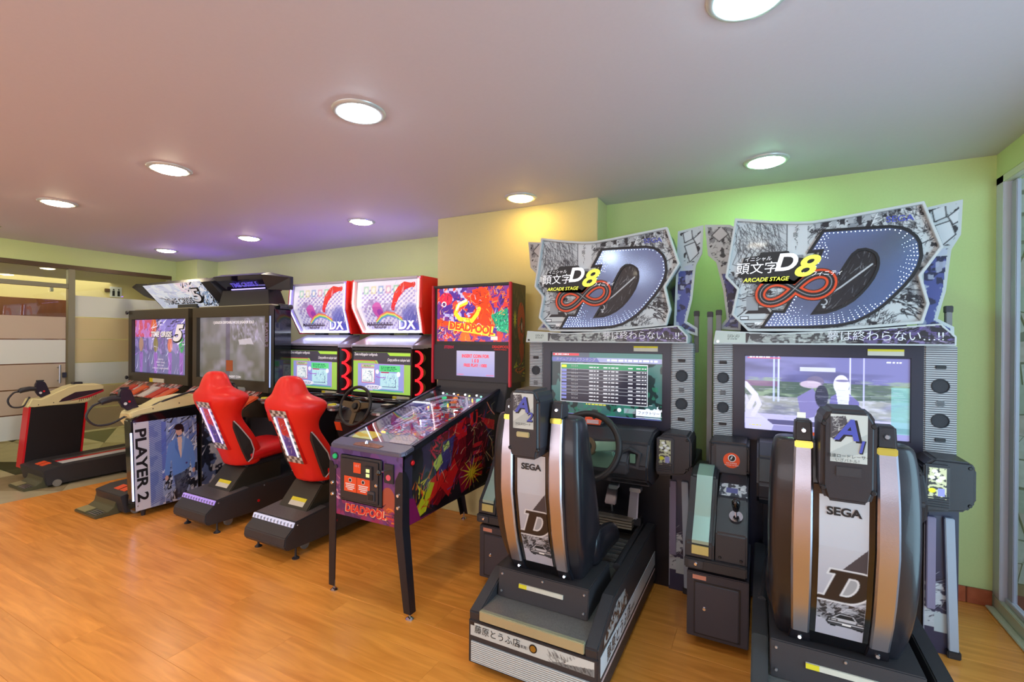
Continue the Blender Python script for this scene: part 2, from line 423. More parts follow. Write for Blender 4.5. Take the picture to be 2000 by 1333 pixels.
# ceiling and walls
structure(B().box(-10.2, XR+.2, -3.5, 5.2, ZC, ZC+.1).obj('ceiling', CEIL))
structure(B().box(-2.503, XR+.1, YR, YR+.5, 0, ZC).obj('wall_back', WALL))
structure(B().box(XL-.1, -2.4, YW, YW+.15, 0, ZC).obj('wall_back_left', WALL))
structure(B().box(-2.503, -1.062, YC, YR+.02, 0, ZC).obj('wall_pillar', mat('lamp_warmed_paint', (214, 208, 152), .75, bump=.08, bscale=90, vary=.03), bevel=.004))  # wall paint with the near lamp's warm light put into its colour
structure(B().box(XL, -6.69, 3.66, YW+.01, 0, ZC).obj('wall_corner_pier', WALL, bevel=.004))
structure(B().box(XL-.12, XL, -3.4, 3.67, 2.31, ZC).obj('wall_left', WALL))
structure(B().box(XL-.12, XL, 3.6, 3.67, 0, 2.31).obj('wall_left_jamb', WALL))
structure(B().box(-7.3, XR+.2, -3.5, -3.4, 0, ZC).obj('wall_rear', mat('rear_wall_paint', (226, 216, 205), .8, vary=.03)))
structure(B().box(XR, XR+.12, -3.4, YR+.05, 2.385, ZC).obj('wall_right', WALL))
# baseboard of terracotta tiles
bb_ = structure(B().box(-1.06, XR-.002, YR-.006, YR, 0, .088).obj('baseboard_back', mat('grout', (120, 84, 66), .9)))
TC_ = wood_mat('terracotta', (186, 98, 62), .35, sc=(6, 6, 6), rnd=.12)
x = XR-.004; first = True
while x > -1.05:
    w = .11 if first else .325
    B().box(max(x-w, -1.06)+.002, x-.002, YR-.016, YR-.006, .001, .09).obj('tile', TC_, bb_, bevel=.003); x -= w; first = False
# left glass partition: frames, frosted bands, door
BRONZE = mat('bronze_frame', (92, 74, 50), .4, .3); ALU = mat('grey_aluminium_frame', (140, 136, 112), .4, .35)
w1 = structure(B().box(XL-.06, XL+.01, -3.4, 3.6, 2.262, 2.31).obj('window_1', BRONZE))
B().box(XL-.06, XL+.01, 3.575, 3.6, 0, 2.262).obj('window_frame', ALU, w1)
B().box(XL-.05, XL+.012, 2.50, 2.565, 0, 2.262).obj('mullion', ALU, w1, bevel=.004)
B().box(XL-.028, XL-.02, 2.565, 3.575, .0, 2.262).obj('glass_pane', GLASS, w1)
B().box(XL-.028, XL-.02, -3.4, 2.5, 2.085, 2.262).obj('glass_pane', GLASS, w1)
B().box(XL-.05, XL+.012, -3.4, 2.5, 2.035, 2.085).obj('transom', ALU, w1, bevel=.003)
FRW = mat('frosted_film_white', (224, 230, 222), .55, alpha=.9, trans=.0); FRT = mat('frosted_film_tan', (200, 184, 162), .5, alpha=.88); FRY = mat('frosted_film_sand', (220, 204, 156), .5, alpha=.86)
ed = [1.965, 1.703, 1.437, 1.160, .877, .603, .328]
for i, m_ in enumerate([FRW, FRY, FRY, FRW, FRY, FRY]):
    B().box(XL-.0195, XL-.0185, 2.567, 3.573, ed[i+1]+.006, ed[i]-.006).obj('frosted_band', m_, w1)
d1 = structure(B().box(XL-.03, XL-.018, 1.35, 2.49, .01, 2.03).obj('door_1', GLASS))
d2 = structure(B().box(XL-.03, XL-.018, -3.4, 1.345, .01, 2.03).obj('window_2', GLASS))
for i, m_ in enumerate([None, FRT, FRW, FRT, FRT, FRW]):
    if m_:
        B().box(XL-.0175, XL-.0165, 1.352, 2.488, ed[i+1]+.006, ed[i]-.006).obj('frosted_band', m_, d1)
        B().box(XL-.0175, XL-.0165, -3.39, 1.343, ed[i+1]+.006, ed[i]-.006).obj('frosted_band', m_, d2)
h = B().tube([(XL+.035, 2.42, .93), (XL+.035, 2.42, 1.14)], .011, 10); h.tube([(XL-.018, 2.42, .96), (XL+.035, 2.42, .96)], .008, 8).tube([(XL-.018, 2.42, 1.11), (XL+.035, 2.42, 1.11)], .008, 8)
h.obj('door_handle', STEEL, d1, smooth=True)
B().box(XL-.018, XL+.01, 2.455, 2.49, .99, 1.05).obj('lock', mat('dark_lock', (70, 74, 90), .3, .6), d1, bevel=.003)
B().box(XL-.018, XL+.012, 2.34, 2.37, 1.985, 2.03).obj('hinge_clamp', CHROME, d1, bevel=.003)
# hall beyond the partition
structure(B().box(-9.5, -9.4, -3.4, 5.2, 0, ZC).obj('wall_hall', CREAM))
structure(B().box(-9.4, XL-.1, 4.6, 4.7, 0, ZC).obj('wall_hall_end', CREAM))
structure(B().box(-9.4, -9.34, -1.6, 3.25, 0, 2.02).obj('trim_1', wood_mat('dark_brown_panelling', (104, 56, 26), .35, sc=(9, 9, 1.2))))
sg = thing('restroom_sign', 'small white restroom sign with two dark figures seen through the glass partition', 'sign', (-9.4, 3.87, 2.12))
setorg(-9.4, 3.87, 2.12)
B().box(-9.4, -9.385, 3.79, 3.95, 2.12, 2.29).obj('plaque', WHITEP, sg, bevel=.002)
f = B()
for yy in (3.835, 3.905):
    f.box(-9.384, -9.38, yy-.016, yy+.016, 2.14, 2.225).ball((-9.38, yy, 2.245), .012, 8)
f.obj('pictogram', INKBLACK, sg)
B().box(-9.4, -9.36, 3.72, 3.78, 2.20, 2.25).obj('bracket', mat('brown_bracket', (80, 56, 30), .5), sg, bevel=.003)
# right glazing
setorg(0, 0, 0)
CRF = mat('cream_window_frame', (214, 220, 196), .35, bump=.05)
w3 = structure(B().box(XR+.0, XR+.06, -3.4, YR, .0, .072).obj('window_3', CRF, bevel=.004))
B().box(XR-.037, XR+.0, -3.4, YR-.02, .0, .012).obj('window_sill', CRF, w3, bevel=.003)
B().box(XR, XR+.05, 3.505, YR+.01, .072, 2.386).obj('window_frame', mat('white_window_frame', (206, 208, 220), .3), w3, bevel=.003)
B().box(XR, XR+.055, -3.4, YR+.01, 2.345, 2.386).obj('window_head', CRF, w3, bevel=.003)
B().box(XR+.03, XR+.05, 3.44, 3.50, .085, 2.34).obj('sash_frame', mat('grey_sash', (170, 172, 186), .3), w3, bevel=.003)
B().box(XR+.02, XR+.05, -3.4, 3.50, .072, .1).obj('sash_rail', mat('white_window_frame'), w3, bevel=.003)
B().box(XR+.034, XR+.042, -3.4, 3.5, .1, 2.345).obj('glass_pane', clear_glass('right_glass', (.86, .9, .92), .1), w3)
structure(B().box(XR+.06, 3.2, -3.4, 4.0, -.03, -.002).obj('floor_terrace', mat('brown_paving', (122, 74, 58), .6, vary=.2, bscale=9)))
sw = structure(B().box(XR+.06, 3.2, 4.03, 4.2, 0, 3.4).obj('wall_stone', mat('mortar', (96, 98, 100), .95, bump=.6, bscale=60)))
SM = [mat('pale_stone', (176, 178, 176), .85, bump=1, bscale=30, vary=.25), mat('green_grey_stone', (146, 156, 150), .85, bump=1, bscale=30, vary=.25), mat('pink_grey_stone', (170, 158, 158), .85, bump=1, bscale=30, vary=.25)]
gx = [XR+.07+.17*i for i in range(10)]; gz = [0+.15*i for i in range(23)]
J = {(i, j): (gx[i]+random.uniform(-.055, .055)*(0 < i), gz[j]+random.uniform(-.05, .05)*(0 < j)) for i in range(10) for j in range(23)}
used = set()
for j in range(22):
    for i in range(9):
        if (i, j) in used: continue
        ii = i+1
        if random.random() < .3 and i < 8 and (i+1, j) not in used: ii = i+2; used.add((i+1, j))
        q = [J[i, j], J[ii, j], J[ii, j+1], J[i, j+1]]
        q = inset(q, .004)
        B().pxz(q, 4.03-random.uniform(.012, .035), 4.031).obj('stone', random.choice(SM), sw)
# downlights: two rows in view, more behind the camera
def downlight(x, y, colr, label, power=1.):
    t = thing('ceiling_downlight', label, 'ceiling light', (x, y, ZC), 'recessed round ceiling lights')
    setorg(x, y, ZC)
    B().lathe([(.088, .0), (.090, -.006), (.100, -.0115), (.113, -.009), (.120, -.003), (.121, 0)], (x, y, ZC), 40).obj('trim_ring', mat('satin_white_ring', (206, 214, 212), .25, .3), t, smooth=True)
    m = mat('lamp_%02x%02x%02x' % colr, colr, .4, emit=LAMP_POWER*power)
    B().lathe([(.0005, -.026), (.05, -.024), (.077, -.018), (.087, -.010), (.0875, 0)], (x, y, ZC), 36).obj('diffuser', m, t, smooth=True)
WC, NC, CC = (255, 226, 170), (255, 246, 226), (232, 255, 236)
downlight(.02, 3.12, (178, 255, 206), 'round ceiling light over the right-hand racing machine, by the green wall')
downlight(-1.573, 3.12, (255, 206, 112), 'round ceiling light just in front of the warm-lit pillar', .7)
downlight(-3.166, 3.12, (255, 236, 200), 'round ceiling light in the row by the wall, above the karting machines')
downlight(-4.759, 3.12, (255, 240, 210), 'round ceiling light in the row by the wall, above and left of the karting signs')
downlight(-6.352, 3.12, (255, 236, 196), 'smallest round ceiling light, in the far left corner by the green pier')
downlight(-.041, 1.6, (206, 246, 255), 'large round ceiling light cut off by the top edge of the picture')
downlight(-1.653, 1.61, (224, 244, 255), 'large round ceiling light alone in the middle of the ceiling')
downlight(-3.266, 1.62, (255, 238, 206), 'round ceiling light in the front row, second from the glass partition')
downlight(-4.878, 1.63, (255, 232, 192), 'leftmost round ceiling light in the front row')
for k, (x, y) in enumerate([(-6.49, 1.63)]+[(-.041-1.61*i, yy) for yy in (.1, -1.5) for i in range(5)]):
    rown = 'above the camera' if 0 < y < 1 else 'in the row behind the camera'
    coln = ('by the right window', 'next to the window one', 'midway along', 'next to the partition one', 'by the glass partition')
    downlight(x, y, (255, 240, 214), 'ceiling light outside the picture, ' + ('left of the front row in view' if k == 0 else rown+', '+coln[(k-1) % 5]))

setorg(1.0, YR, .55)
t = tag(B().box(.94, 1.0, YR-.012, YR, .47, .60).obj('wall_socket', WHITEP, bevel=.003), 'small pale socket plate low on the green wall beside the right racing machine', 'socket')
setorg(0, 0, 0)
# ---------------------------------------------------------------- racing machines (monochrome comic artwork)
MAIN = [(-.419,2.152),(-.24,2.118),(-.13,2.102),(-.058,2.097),(.073,2.108),(.393,2.143),(.465,1.92),(.386,1.789),(.417,1.656),(.393,1.562),(.163,1.54),(-.011,1.526),(-.349,1.527),(-.433,1.62),(-.406,1.757),(-.466,1.829)]
VISOR = [(-.513,1.531),(-.223,1.516),(.106,1.53),(.458,1.561),(.513,1.5),(.512,1.457),(-.524,1.455)]
LW = [(-.590,2.169),(-.452,2.154),(-.41,2.127),(-.39,1.534),(-.514,1.543),(-.466,1.603),(-.486,1.775),(-.525,1.94),(-.571,1.985)]
RWG = [(.43,2.144),(.576,2.168),(.570,1.998),(.535,1.928),(.516,1.725),(.486,1.59),(.548,1.549),(.549,1.501),(.41,1.549)]
DOUT = [(-.282,1.546),(-.23,1.634),(-.179,1.63),(-.129,1.731),(-.068,1.836),(-.02,1.919),(-.011,1.943),(-.066,1.94),(-.006,2.044),(.13,2.042),(.269,2.038),(.315,2.027),(.343,2.007),(.368,1.98),(.382,1.947),(.388,1.888),(.378,1.84),(.355,1.791),(.325,1.747),(.292,1.707),(.256,1.665),(.217,1.628),(.177,1.6),(.134,1.575),(.09,1.562),(.048,1.555),(-.072,1.548)]
DIN = [(-.042,1.623),(.046,1.766),(.08,1.838),(.103,1.881),(.122,1.912),(.143,1.93),(.17,1.932),(.193,1.923),(.21,1.908),(.218,1.887),(.22,1.86),(.216,1.833),(.2,1.79),(.178,1.753),(.152,1.718),(.122,1.686),(.086,1.659),(.047,1.639),(.006,1.626)]
PAPER = (196, 202, 204); INK = (26, 26, 32)
def manga(cv, box, seed, dens=1.):
    """halftone shading, hatching and panel borders of a black-and-white comic page"""
    g = np.random.default_rng(seed)
    cv.blotch(.05, .56, (120, 124, 130), seed, .75, box=box); cv.blotch(.022, .64, INK, seed+3, .9, box=box)
    x0, x1, y0, y1 = box; A = (x1-x0)*(y1-y0)
    for k in range(int(9*dens)):
        cx, cy = g.uniform(x0, x1), g.uniform(y0, y1); a = g.uniform(0, 3.1); r = g.uniform(.02, .06)
        cv.strokes(int(26), (cx-r, cx+r, cy-r, cy+r), .07, .0016, INK, a, .25, seed*9+k)
    cv.strokes(int(420*A*dens*4), box, .03, .0012, [INK, INK, (90, 94, 100)], 0, 2.2, seed+11, curl=.5)
def car(cv, x, y, s, flip=1, body=PAPER):
    """line drawing of a boxy coupe seen from the front quarter"""
    P = lambda l: [(x+a*s*flip, y+b*s) for a, b in l]
    cv.poly(P([(-.5,0),(.5,0),(.56,.12),(.5,.26),(.3,.30),(.18,.50),(-.22,.52),(-.42,.32),(-.52,.24),(-.56,.1)]), body)
    cv.poly(P([(.24,.30),(.13,.46),(-.19,.47),(-.36,.31)]), INK)
    cv.path(P([(-.5,0),(.5,0),(.56,.12),(.5,.26),(.3,.30),(.18,.50),(-.22,.52),(-.42,.32),(-.52,.24),(-.56,.1)]), .0022, INK, True)
    cv.path(P([(-.54,.16),(.54,.16)]), .002, INK); cv.path(P([(-.5,.06),(.5,.06)]), .003, INK)
    for a in (-.36, .36):
        cv.rect(*sorted((x+(a-.09)*s*flip, x+(a+.09)*s*flip)), y+.17*s, y+.24*s, (235, 236, 238)); cv.path(P([(a-.09,.17),(a+.09,.17),(a+.09,.24),(a-.09,.24)]), .0016, INK, True)
    cv.rect(*sorted((x-.12*s*flip, x+.12*s*flip)), y+.03*s, y+.1*s, (240, 240, 240)); cv.poly(P([(-.46,-.06),(-.3,-.06),(-.3,.02),(-.46,.02)]), INK); cv.poly(P([(.46,-.06),(.3,-.06),(.3,.02),(.46,.02)]), INK)
def letter_D(cv, x, y, s, shear=.35, fill=INK, rim=(205, 208, 212), w=.006):
    """slanted serif capital D, s = height"""
    P = lambda l: [(x+(a+b*shear)*s, y+b*s) for a, b in l]
    arc = [(.60+.44*math.sin(t), .5-.5*math.cos(t)) for t in [math.pi*i/12 for i in range(13)]]
    o = P([(-.16,0)]+[(p[0], p[1]) for p in arc]+[(-.16,1),(-.16,.84),(.0,.84),(.0,.16),(-.16,.16)])
    arc2 = [(.50+.15*math.sin(t), .5-.27*math.cos(t)) for t in [math.pi*i/10 for i in range(11)]]
    i_ = P([(.38,.23)]+arc2+[(.38,.77)])
    cv.poly(o, fill); cv.path(o, w, rim, True); cv.poly(i_, (150, 154, 160)); cv.path(i_, w, rim, True)
def marquee_canvas():
    cv = Canvas(-.47, .47, 1.52, 2.16, .0026, PAPER)
    manga(cv, (-.47, .47, 1.52, 2.16), 5, 1.6)
    cv.rect(-.44, -.16, 1.86, 2.13, (188, 194, 197))                       # upper left panel: hair-like hatching only
    cv.strokes(200, (-.42, -.2, 1.98, 2.13), .09, .0016, [INK, (70, 72, 80)], -1.2, .3, 3, curl=.3)
    cv.strokes(120, (-.30, -.17, 1.86, 2.0), .06, .0014, [INK, (110, 112, 118)], -1.0, .35, 4, curl=.3)
    for k in range(5): cv.path([(-.43+.03*k, 1.9+.012*k), (-.40+.03*k, 1.98), (-.36+.03*k, 1.95), (-.38+.03*k, 1.88)], .0012, INK, True)
    cv.rect(-.165, -.075, 1.93, 2.10, (206, 211, 213))                      # speech strip
    cv.path([(-.168,2.1),(-.168,1.93)], .0018, INK)
    for k in range(7): cv.rect(-.04+.035*k, -.018+.035*k, 2.06+.003*k, 2.095+.004*k, (40, 40, 46) if k % 2 else (170, 174, 178))
    cv.path([(.19,2.04),(.23,2.135)], .002, (225, 228, 230)); cv.strokes(160, (.24, .43, 1.93, 2.13), .06, .0022, [INK, (60, 60, 66), (220, 222, 224)], 2.3, .5, 8)
    cv.path([(.3,1.9),(.46,1.98)], .002, INK); cv.path([(.33,1.73),(.44,1.715)], .0018, INK); cv.path([(.27,1.69),(.41,1.66)], .002, INK)
    cv.rect(.25, .42, 1.56, 1.66, (196, 202, 204)); cv.strokes(60, (.30, .42, 1.6, 1.7), .05, .004, INK, -.5, .3, 13); cv.strokes(60, (.18, .3, 1.54, 1.62), .04, .002, INK, .9, .4, 14)
    cv.rect(-.42, -.16, 1.53, 1.72, (184, 190, 193)); cv.strokes(70, (-.41, -.2, 1.62, 1.74), .07, .0026, INK, 0.1, .2, 15)
    car(cv, -.29, 1.555, .22)
    cv.rect(-.36, -.30, 1.64, 1.72, (150, 155, 160)); cv.path([(-.36,1.72),(-.30,1.72),(-.30,1.64)], .0016, INK)
    cv.strokes(200, (-.42, .1, 1.525, 1.56), .05, .0016, INK, 0, .3, 17)
    cv.poly(DIN, (34, 34, 40)); cv.strokes(160, (.0, .22, 1.63, 1.93), .05, .0012, [(150, 152, 158), (80, 82, 90), (15, 15, 20)], 1.1, .3, 18)
    cv.path([(.0,1.70),(.07,1.75),(.20,1.86)], .004, (190, 194, 198)); cv.ell((-.002,1.678), .018, .018, (200, 204, 208), ring=.006); cv.ell((.0,1.652), .007, .007, (200, 204, 208))
    return cv
def infinity(cv):
    """the orange and black figure eight under the logo"""
    pts = []
    for i in range(73):
        t = 2*math.pi*i/72; d = 1+math.sin(t)**2; x = .162*math.cos(t)/d
        pts.append((-.13+x, 1.752+.17*x+.155*math.sin(t)*math.cos(t)/d))
    for r, c in ((.029, INK), (.024, (232, 78, 34)), (.013, INK), (.0022, (150, 152, 156))):
        cv.path(pts, r, c)
_mq = None
def racer_art():
    global _mq
    _mq = {}
    _mq['main'] = marquee_canvas()
    c = Canvas(-.34, .10, 1.62, 1.87, .0024, PAPER); infinity(c); _mq['inf'] = c
    c = Canvas(-.53, .52, 1.455, 1.562, .003, (30, 26, 34)); c.rect(-.53, -.36, 1.44, 1.57, (186, 198, 190)); c.poly([(-.36,1.44),(-.32,1.57),(.06,1.57),(.1,1.44)], (160, 168, 164))
    c.blotch(.03, .5, (40, 42, 46), 3, .9, box=(-.34,.1,1.455,1.562)); c.strokes(120, (-.33,.1,1.46,1.55), .07, .002, [INK, (210, 214, 210)], .1, .2, 6); c.text_bars((-.45,-.385,1.48,1.51), 4, (110, 120, 114), 2)
    c.blotch(.02, .55, (110, 96, 150), 5, .8, box=(.1,.52,1.455,1.562)); c.strokes(50, (.1,.5,1.46,1.56), .12, .002, [(210, 190, 240), (120, 90, 180), (20, 18, 26)], .5, .5, 7); _mq['visor'] = c
    c = Canvas(-.60, -.38, 1.53, 2.175, .0035, PAPER); c.rect(-.6, -.38, 1.53, 1.87, (78, 86, 150)); manga(c, (-.6,-.38,1.9,2.17), 21, .7); c.blotch(.03, .55, (34, 36, 66), 22, .9, box=(-.6,-.38,1.53,1.88)); c.blotch(.03, .62, (190, 196, 214), 24, .8, box=(-.6,-.38,1.53,1.95))
    c.poly([(-.55,2.10),(-.5,2.15),(-.46,2.1),(-.51,2.06)], (205, 208, 210)); c.path([(-.55,2.10),(-.5,2.15),(-.46,2.1),(-.51,2.06)], .0022, INK, True); _mq['lw'] = c
    c = Canvas(.40, .59, 1.5, 2.175, .0035, PAPER); c.rect(.4, .59, 1.5, 1.90, (78, 86, 150)); c.blotch(.03, .55, (34, 36, 66), 32, .9, box=(.4,.6,1.5,1.9)); c.blotch(.03, .62, (190, 196, 214), 34, .8, box=(.4,.6,1.5,1.95)); c.blotch(.025, .66, INK, 35, .9, box=(.4,.6,1.93,2.2))
    for q in ([(.46,2.13),(.51,2.15),(.515,2.09),(.47,2.07)], [(.52,2.09),(.575,2.14),(.585,2.08),(.54,2.05)], [(.47,2.05),(.53,2.07),(.55,2.0),(.5,1.95)]): c.poly(q, (212, 215, 217)); c.path(q, .0022, INK, True)
    _mq['rw'] = c
    c = Canvas(-.067, .067, .46, .97, .0022, (190, 194, 204))                # print down the back of the seat
    c.grad((150, 152, 168), (200, 204, 210)); c.poly([(.067,.75),(-.067,.60),(-.067,.46),(.067,.46)], (150, 154, 164)); c.poly([(-.02,.70),(.067,.81),(.067,.70)], (60, 60, 70))
    c.blotch(.02, .52, INK, 41, .85, box=(-.067,.067,.46,.6)); c.poly([(-.067,.46),(.067,.46),(.067,.50),(-.067,.53)], (176, 178, 192)); c.strokes(90, (-.067,.067,.52,.62), .05, .0012, [INK, (210, 210, 220)], .2, .5, 42)
    car(c, .02, .51, .10, 1, (190, 192, 200)); letter_D(c, -.056, .605, .118, w=.003); _mq['seat'] = c
    c = Canvas(-.055, .055, 0, .16, .002, (196, 204, 200)); c.poly([(-.055,.08),(-.055,.15),(-.01,.155),(.0,.12),(-.03,.07)], (70, 70, 76)); c.strokes(40, (-.05,0,.08,.15), .03, .001, (210, 214, 212), 1, .6, 51); c.poly([(-.055,.03),(.055,.10),(.055,.04),(-.055,0)], (176, 186, 184)); _mq['badge'] = c
    c = Canvas(-.05, .05, 0, .65, .003, (52, 54, 84)); c.blotch(.03, .52, (206, 210, 216), 61, .95, box=(-.05,.05,.12,.33), sx=1.6); c.strokes(80, (-.05,.05,.14,.36), .06, .0016, [(216, 220, 226), (30, 30, 50)], .4, .4, 62)
    c.rect(-.01, .05, .10, .19, (190, 200, 206)); c.path([(-.047,.02),(-.047,.6)], .0012, (180, 184, 200)); _mq['leg'] = c
    c = Canvas(-.06, .06, 0, .075, .002, (70, 72, 80)); c.blotch(.015, .5, (206, 210, 214), 71, .95); c.rect(-.03, .02, .02, .05, (96, 98, 150)); c.rect(.03, .045, .04, .055, (225, 226, 230)); _mq['shift'] = c
    c = Canvas(-.022, .022, 0, .115, .0016, (180, 184, 150)); c.blotch(.008, .5, (40, 42, 46), 81, .9)
    for a, b in ((0,.09),(.012,.08),(-.012,.078),(.004,.068),(-.006,.102)): c.ell((a,b), .007, .006, (232, 236, 236))
    c.ell((-.012,.03), .009, .009, (206, 206, 40)); c.rect(.002, .018, .01, .04, (126, 130, 190)); _mq['card'] = c
    c = Canvas(-.295, .295, 0, .058, .0024, (196, 206, 206)); c.rect(-.295, -.275, .045, .06, INK); c.poly([(.09,0),(.295,0),(.295,.045),(.14,.012)], (120, 128, 132)); c.strokes(70, (.1,.29,0,.035), .03, .001, INK, 2.2, .2, 91); c.poly([(.23,.058),(.295,.058),(.295,.03),(.16,.012)], (206, 214, 214)); _mq['rear'] = c
racer_art()
def screen_ranking():
    W_, H_ = .725, .405; c = Canvas(-W_/2, W_/2, 0, H_, .0022, (40, 70, 72))
    c.grad((54, 92, 92), (70, 110, 104)); c.blotch(.06, .5, (26, 34, 36), 5, .8); c.blotch(.03, .6, (40, 116, 92), 6, .7, box=(-.36,.36,0,.09)); c.blotch(.04, .6, (46, 110, 86), 9, .8, box=(.2,.37,.1,.2)); c.rect(-.36, .36, .34, .41, (74, 84, 96)); c.rect(-.1,.36,.37,.41,(60, 140, 120), .5)
    c.rect(-.355, -.17, .385, .40, (206, 60, 70)); c.rect(-.36, .05, .345, .372, (96, 100, 160)); c.poly([(-.05,.372),(.36,.372),(.36,.345),(-.03,.345)], (150, 154, 190)); c.text_bars((.02,.34,.35,.368), 1, (232, 234, 246), 3); c.text_bars((-.34,-.2,.387,.398), 1, (245, 230, 235), 4)
    c.rect(-.298, .275, .078, .335, (196, 200, 206)); c.rect(-.292, .27, .083, .33, (46, 44, 56)); c.rect(-.292, .27, .298, .33, (40, 130, 84)); c.rect(-.29, -.255, .305, .322, (206, 210, 40))
    for k in range(9):
        y = .286-.0225*k; c.rect(-.292, .27, y+.0088, y+.0106, (166, 168, 176)); c.rect(-.29, -.256, y-.007, y+.007, (120, 126, 190))
    for k in range(10):
        y = .31-.0235*k; g = np.random.default_rng(4)
        for a, b in ((-.10,-.04),(-.005,.09),(.155,.175),(.205,.262)): c.text_bars((a, b+.012, y-.006, y+.005), 1, (214, 214, 222), 8)
    c.blotch(.02, .55, (226, 232, 240), 7, .9, box=(.24,.365,.02,.09)); c.ell((.1,.047), .013, .013, (236, 238, 244)); c.rect(.13, .2, .03, .06, (210, 214, 230), .5)
    c.rect(.205, .355, .018, .06, (226, 232, 246)); c.rect(.205, .355, .008, .012, (214, 220, 240)); c.text_bars((-.12,.06,.066,.076), 1, (214, 206, 60), 9); c.rect(-.36, .36, 0, .004, (120, 126, 200))
    return c
def screen_scene():
    W_, H_ = .725, .405; c = Canvas(-W_/2, W_/2, 0, H_, .0022, (150, 146, 190))
    c.grad((150, 146, 196), (124, 122, 170)); c.rect(-.37, .37, .25, .41, (112, 110, 160)); c.blotch(.05, .45, (76, 74, 110), 11, .7, box=(-.37,.37,.24,.41), sx=3.6, soft=.3)
    c.rect(-.37, .37, .18, .27, (82, 96, 90)); c.blotch(.02, .42, (140, 158, 132), 12, .8, box=(-.37,.37,.17,.29), sx=3.4, soft=.3); c.rect(-.37, .37, .09, .185, (150, 150, 150)); c.blotch(.012, .4, (186, 184, 196), 13, .8, box=(-.37,.37,.09,.19), sx=3.2, soft=.3); c.blotch(.02, .5, (110, 112, 140), 14, .6, box=(-.37,.37,.08,.19), sx=4, soft=.3)
    c.rect(-.37, .37, .03, .09, (186, 180, 222)); c.rect(-.25, .37, .035, .06, (70, 68, 104), .8); c.rect(-.37, -.2, .24, .27, (130, 84, 130), .7); c.rect(-.1, .06, .33, .35, (210, 210, 230), .8)
    c.poly([(-.36,.20),(-.32,.11),(-.22,.03),(-.23,.0),(-.36,.0)], (196, 192, 226)); c.path([(-.36,.25),(-.31,.19),(-.34,.12)], .014, (205, 200, 232)); c.path([(-.31,.19),(-.29,.14),(-.32,.08)], .012, (205, 200, 232))
    for x, w, k in ((-.22,.005,(186,196,255)),(-.198,.004,(200,206,255)),(.122,.003,(214,210,255)),(.18,.003,(190,186,250))): c.rect(x-w, x+w, .12 if x > 0 else .16, .41, k, .85)
    c.rect(.29, .37, .03, .26, (120, 176, 176), .75); c.ell((-.03,.275), .04, .03, (110, 100, 130)); c.ell((-.05,.26), .05, .02, (190, 170, 190), .8); c.poly([(-.11,.19),(-.04,.24),(.0,.17),(-.03,.09),(-.09,.07)], (128, 120, 170)); c.rect(-.11, -.07, .05, .11, (214, 212, 200))
    c.poly([(.02,.08),(.04,.20),(.10,.24),(.16,.18),(.17,.08)], (110, 104, 160)); c.ell((.085,.265), .034, .05, (216, 212, 232)); c.poly([(.06,.24),(.12,.24),(.115,.1),(.08,.1)], (206, 206, 226)); c.ell((.0,.2), .03, .06, (60, 60, 76), .7); c.ell((.09,.285), .03, .006, (120, 112, 150))
    c.strokes(140, (-.36,.36,.05,.3), .1, .0012, [(220,218,240),(110,106,150)], 0, .04, 15, op=.5); c.rect(-.35, -.19, .392, .4, (196, 80, 110)); c.text_bars((-.34,-.22,.395,.405), 1, (240, 236, 250), 16); c.text_bars((-.34,-.26,.018,.028), 1, (214, 206, 60), 17); c.text_bars((.27,.34,.38,.39), 1, (240, 240, 250), 18)
    return c
DGLASS = mat('mirror_blue_glass', (128, 150, 196), .16, .95)
SEATK = mat('moulded_seat_black', (32, 31, 38), .3, bump=.1, bscale=200, coat=.25)
LAMPBAR = mat('opal_edge', (196, 202, 202), .4)
CUSH = mat('grey_green_vinyl', (120, 150, 146), .5, bump=.3, bscale=150)
def steering_wheel(parent, c, R, tilt, rimr, spoke=STEEL, n_sp=((-1, .12), (1, .12), (0, -1)), name='steering_wheel'):
    """rim facing -y, leaned back by tilt"""
    c = Vector(c); ax = Vector((0, -math.cos(tilt), math.sin(tilt))); up = Vector((0, math.sin(tilt), math.cos(tilt))); rt = Vector((1, 0, 0))
    rim = B().tube([c+rt*R*math.cos(a)+up*R*math.sin(a) for a in [2*math.pi*i/44 for i in range(44)]], rimr, 12, closed=True).obj(name, mat('wheel_leather', (34, 32, 34), .42, bump=.3, bscale=300), parent, smooth=True)
    for dx, dz in n_sp:
        d = (rt*dx+up*dz).normalized(); s = ax.cross(d); w0, w1 = .028, .022
        a = c-ax*.012+d*.03; e = c+d*(R-rimr*.6)
        q = [a+s*w0, a-s*w0, e-s*w1, e+s*w1]
        B().prism([p+ax*.004 for p in q], [p-ax*.004 for p in q]).obj('spoke', spoke, rim, bevel=.002)
    B().cyl(c-ax*.03, ax, .052, .03, 28).obj('hub', mat('dark_bronze_spoke', (96, 84, 66), .35, .7), rim, bevel=.003)
    B().cyl(c-ax*.0, ax, .03, .014, 24, .024).obj('horn_cap', BLACKG, rim, bevel=.002)
    B().tube([c-ax*.03, c-ax*.16], .03, 16).obj('steering_column', BLACK, rim)
    return rim
def bolts(name, pts, ax, r, parent, m=STEEL, h=.004):
    for p in pts: B().cyl(p, ax, r, h, 12, r*.7).obj(name, m, parent)
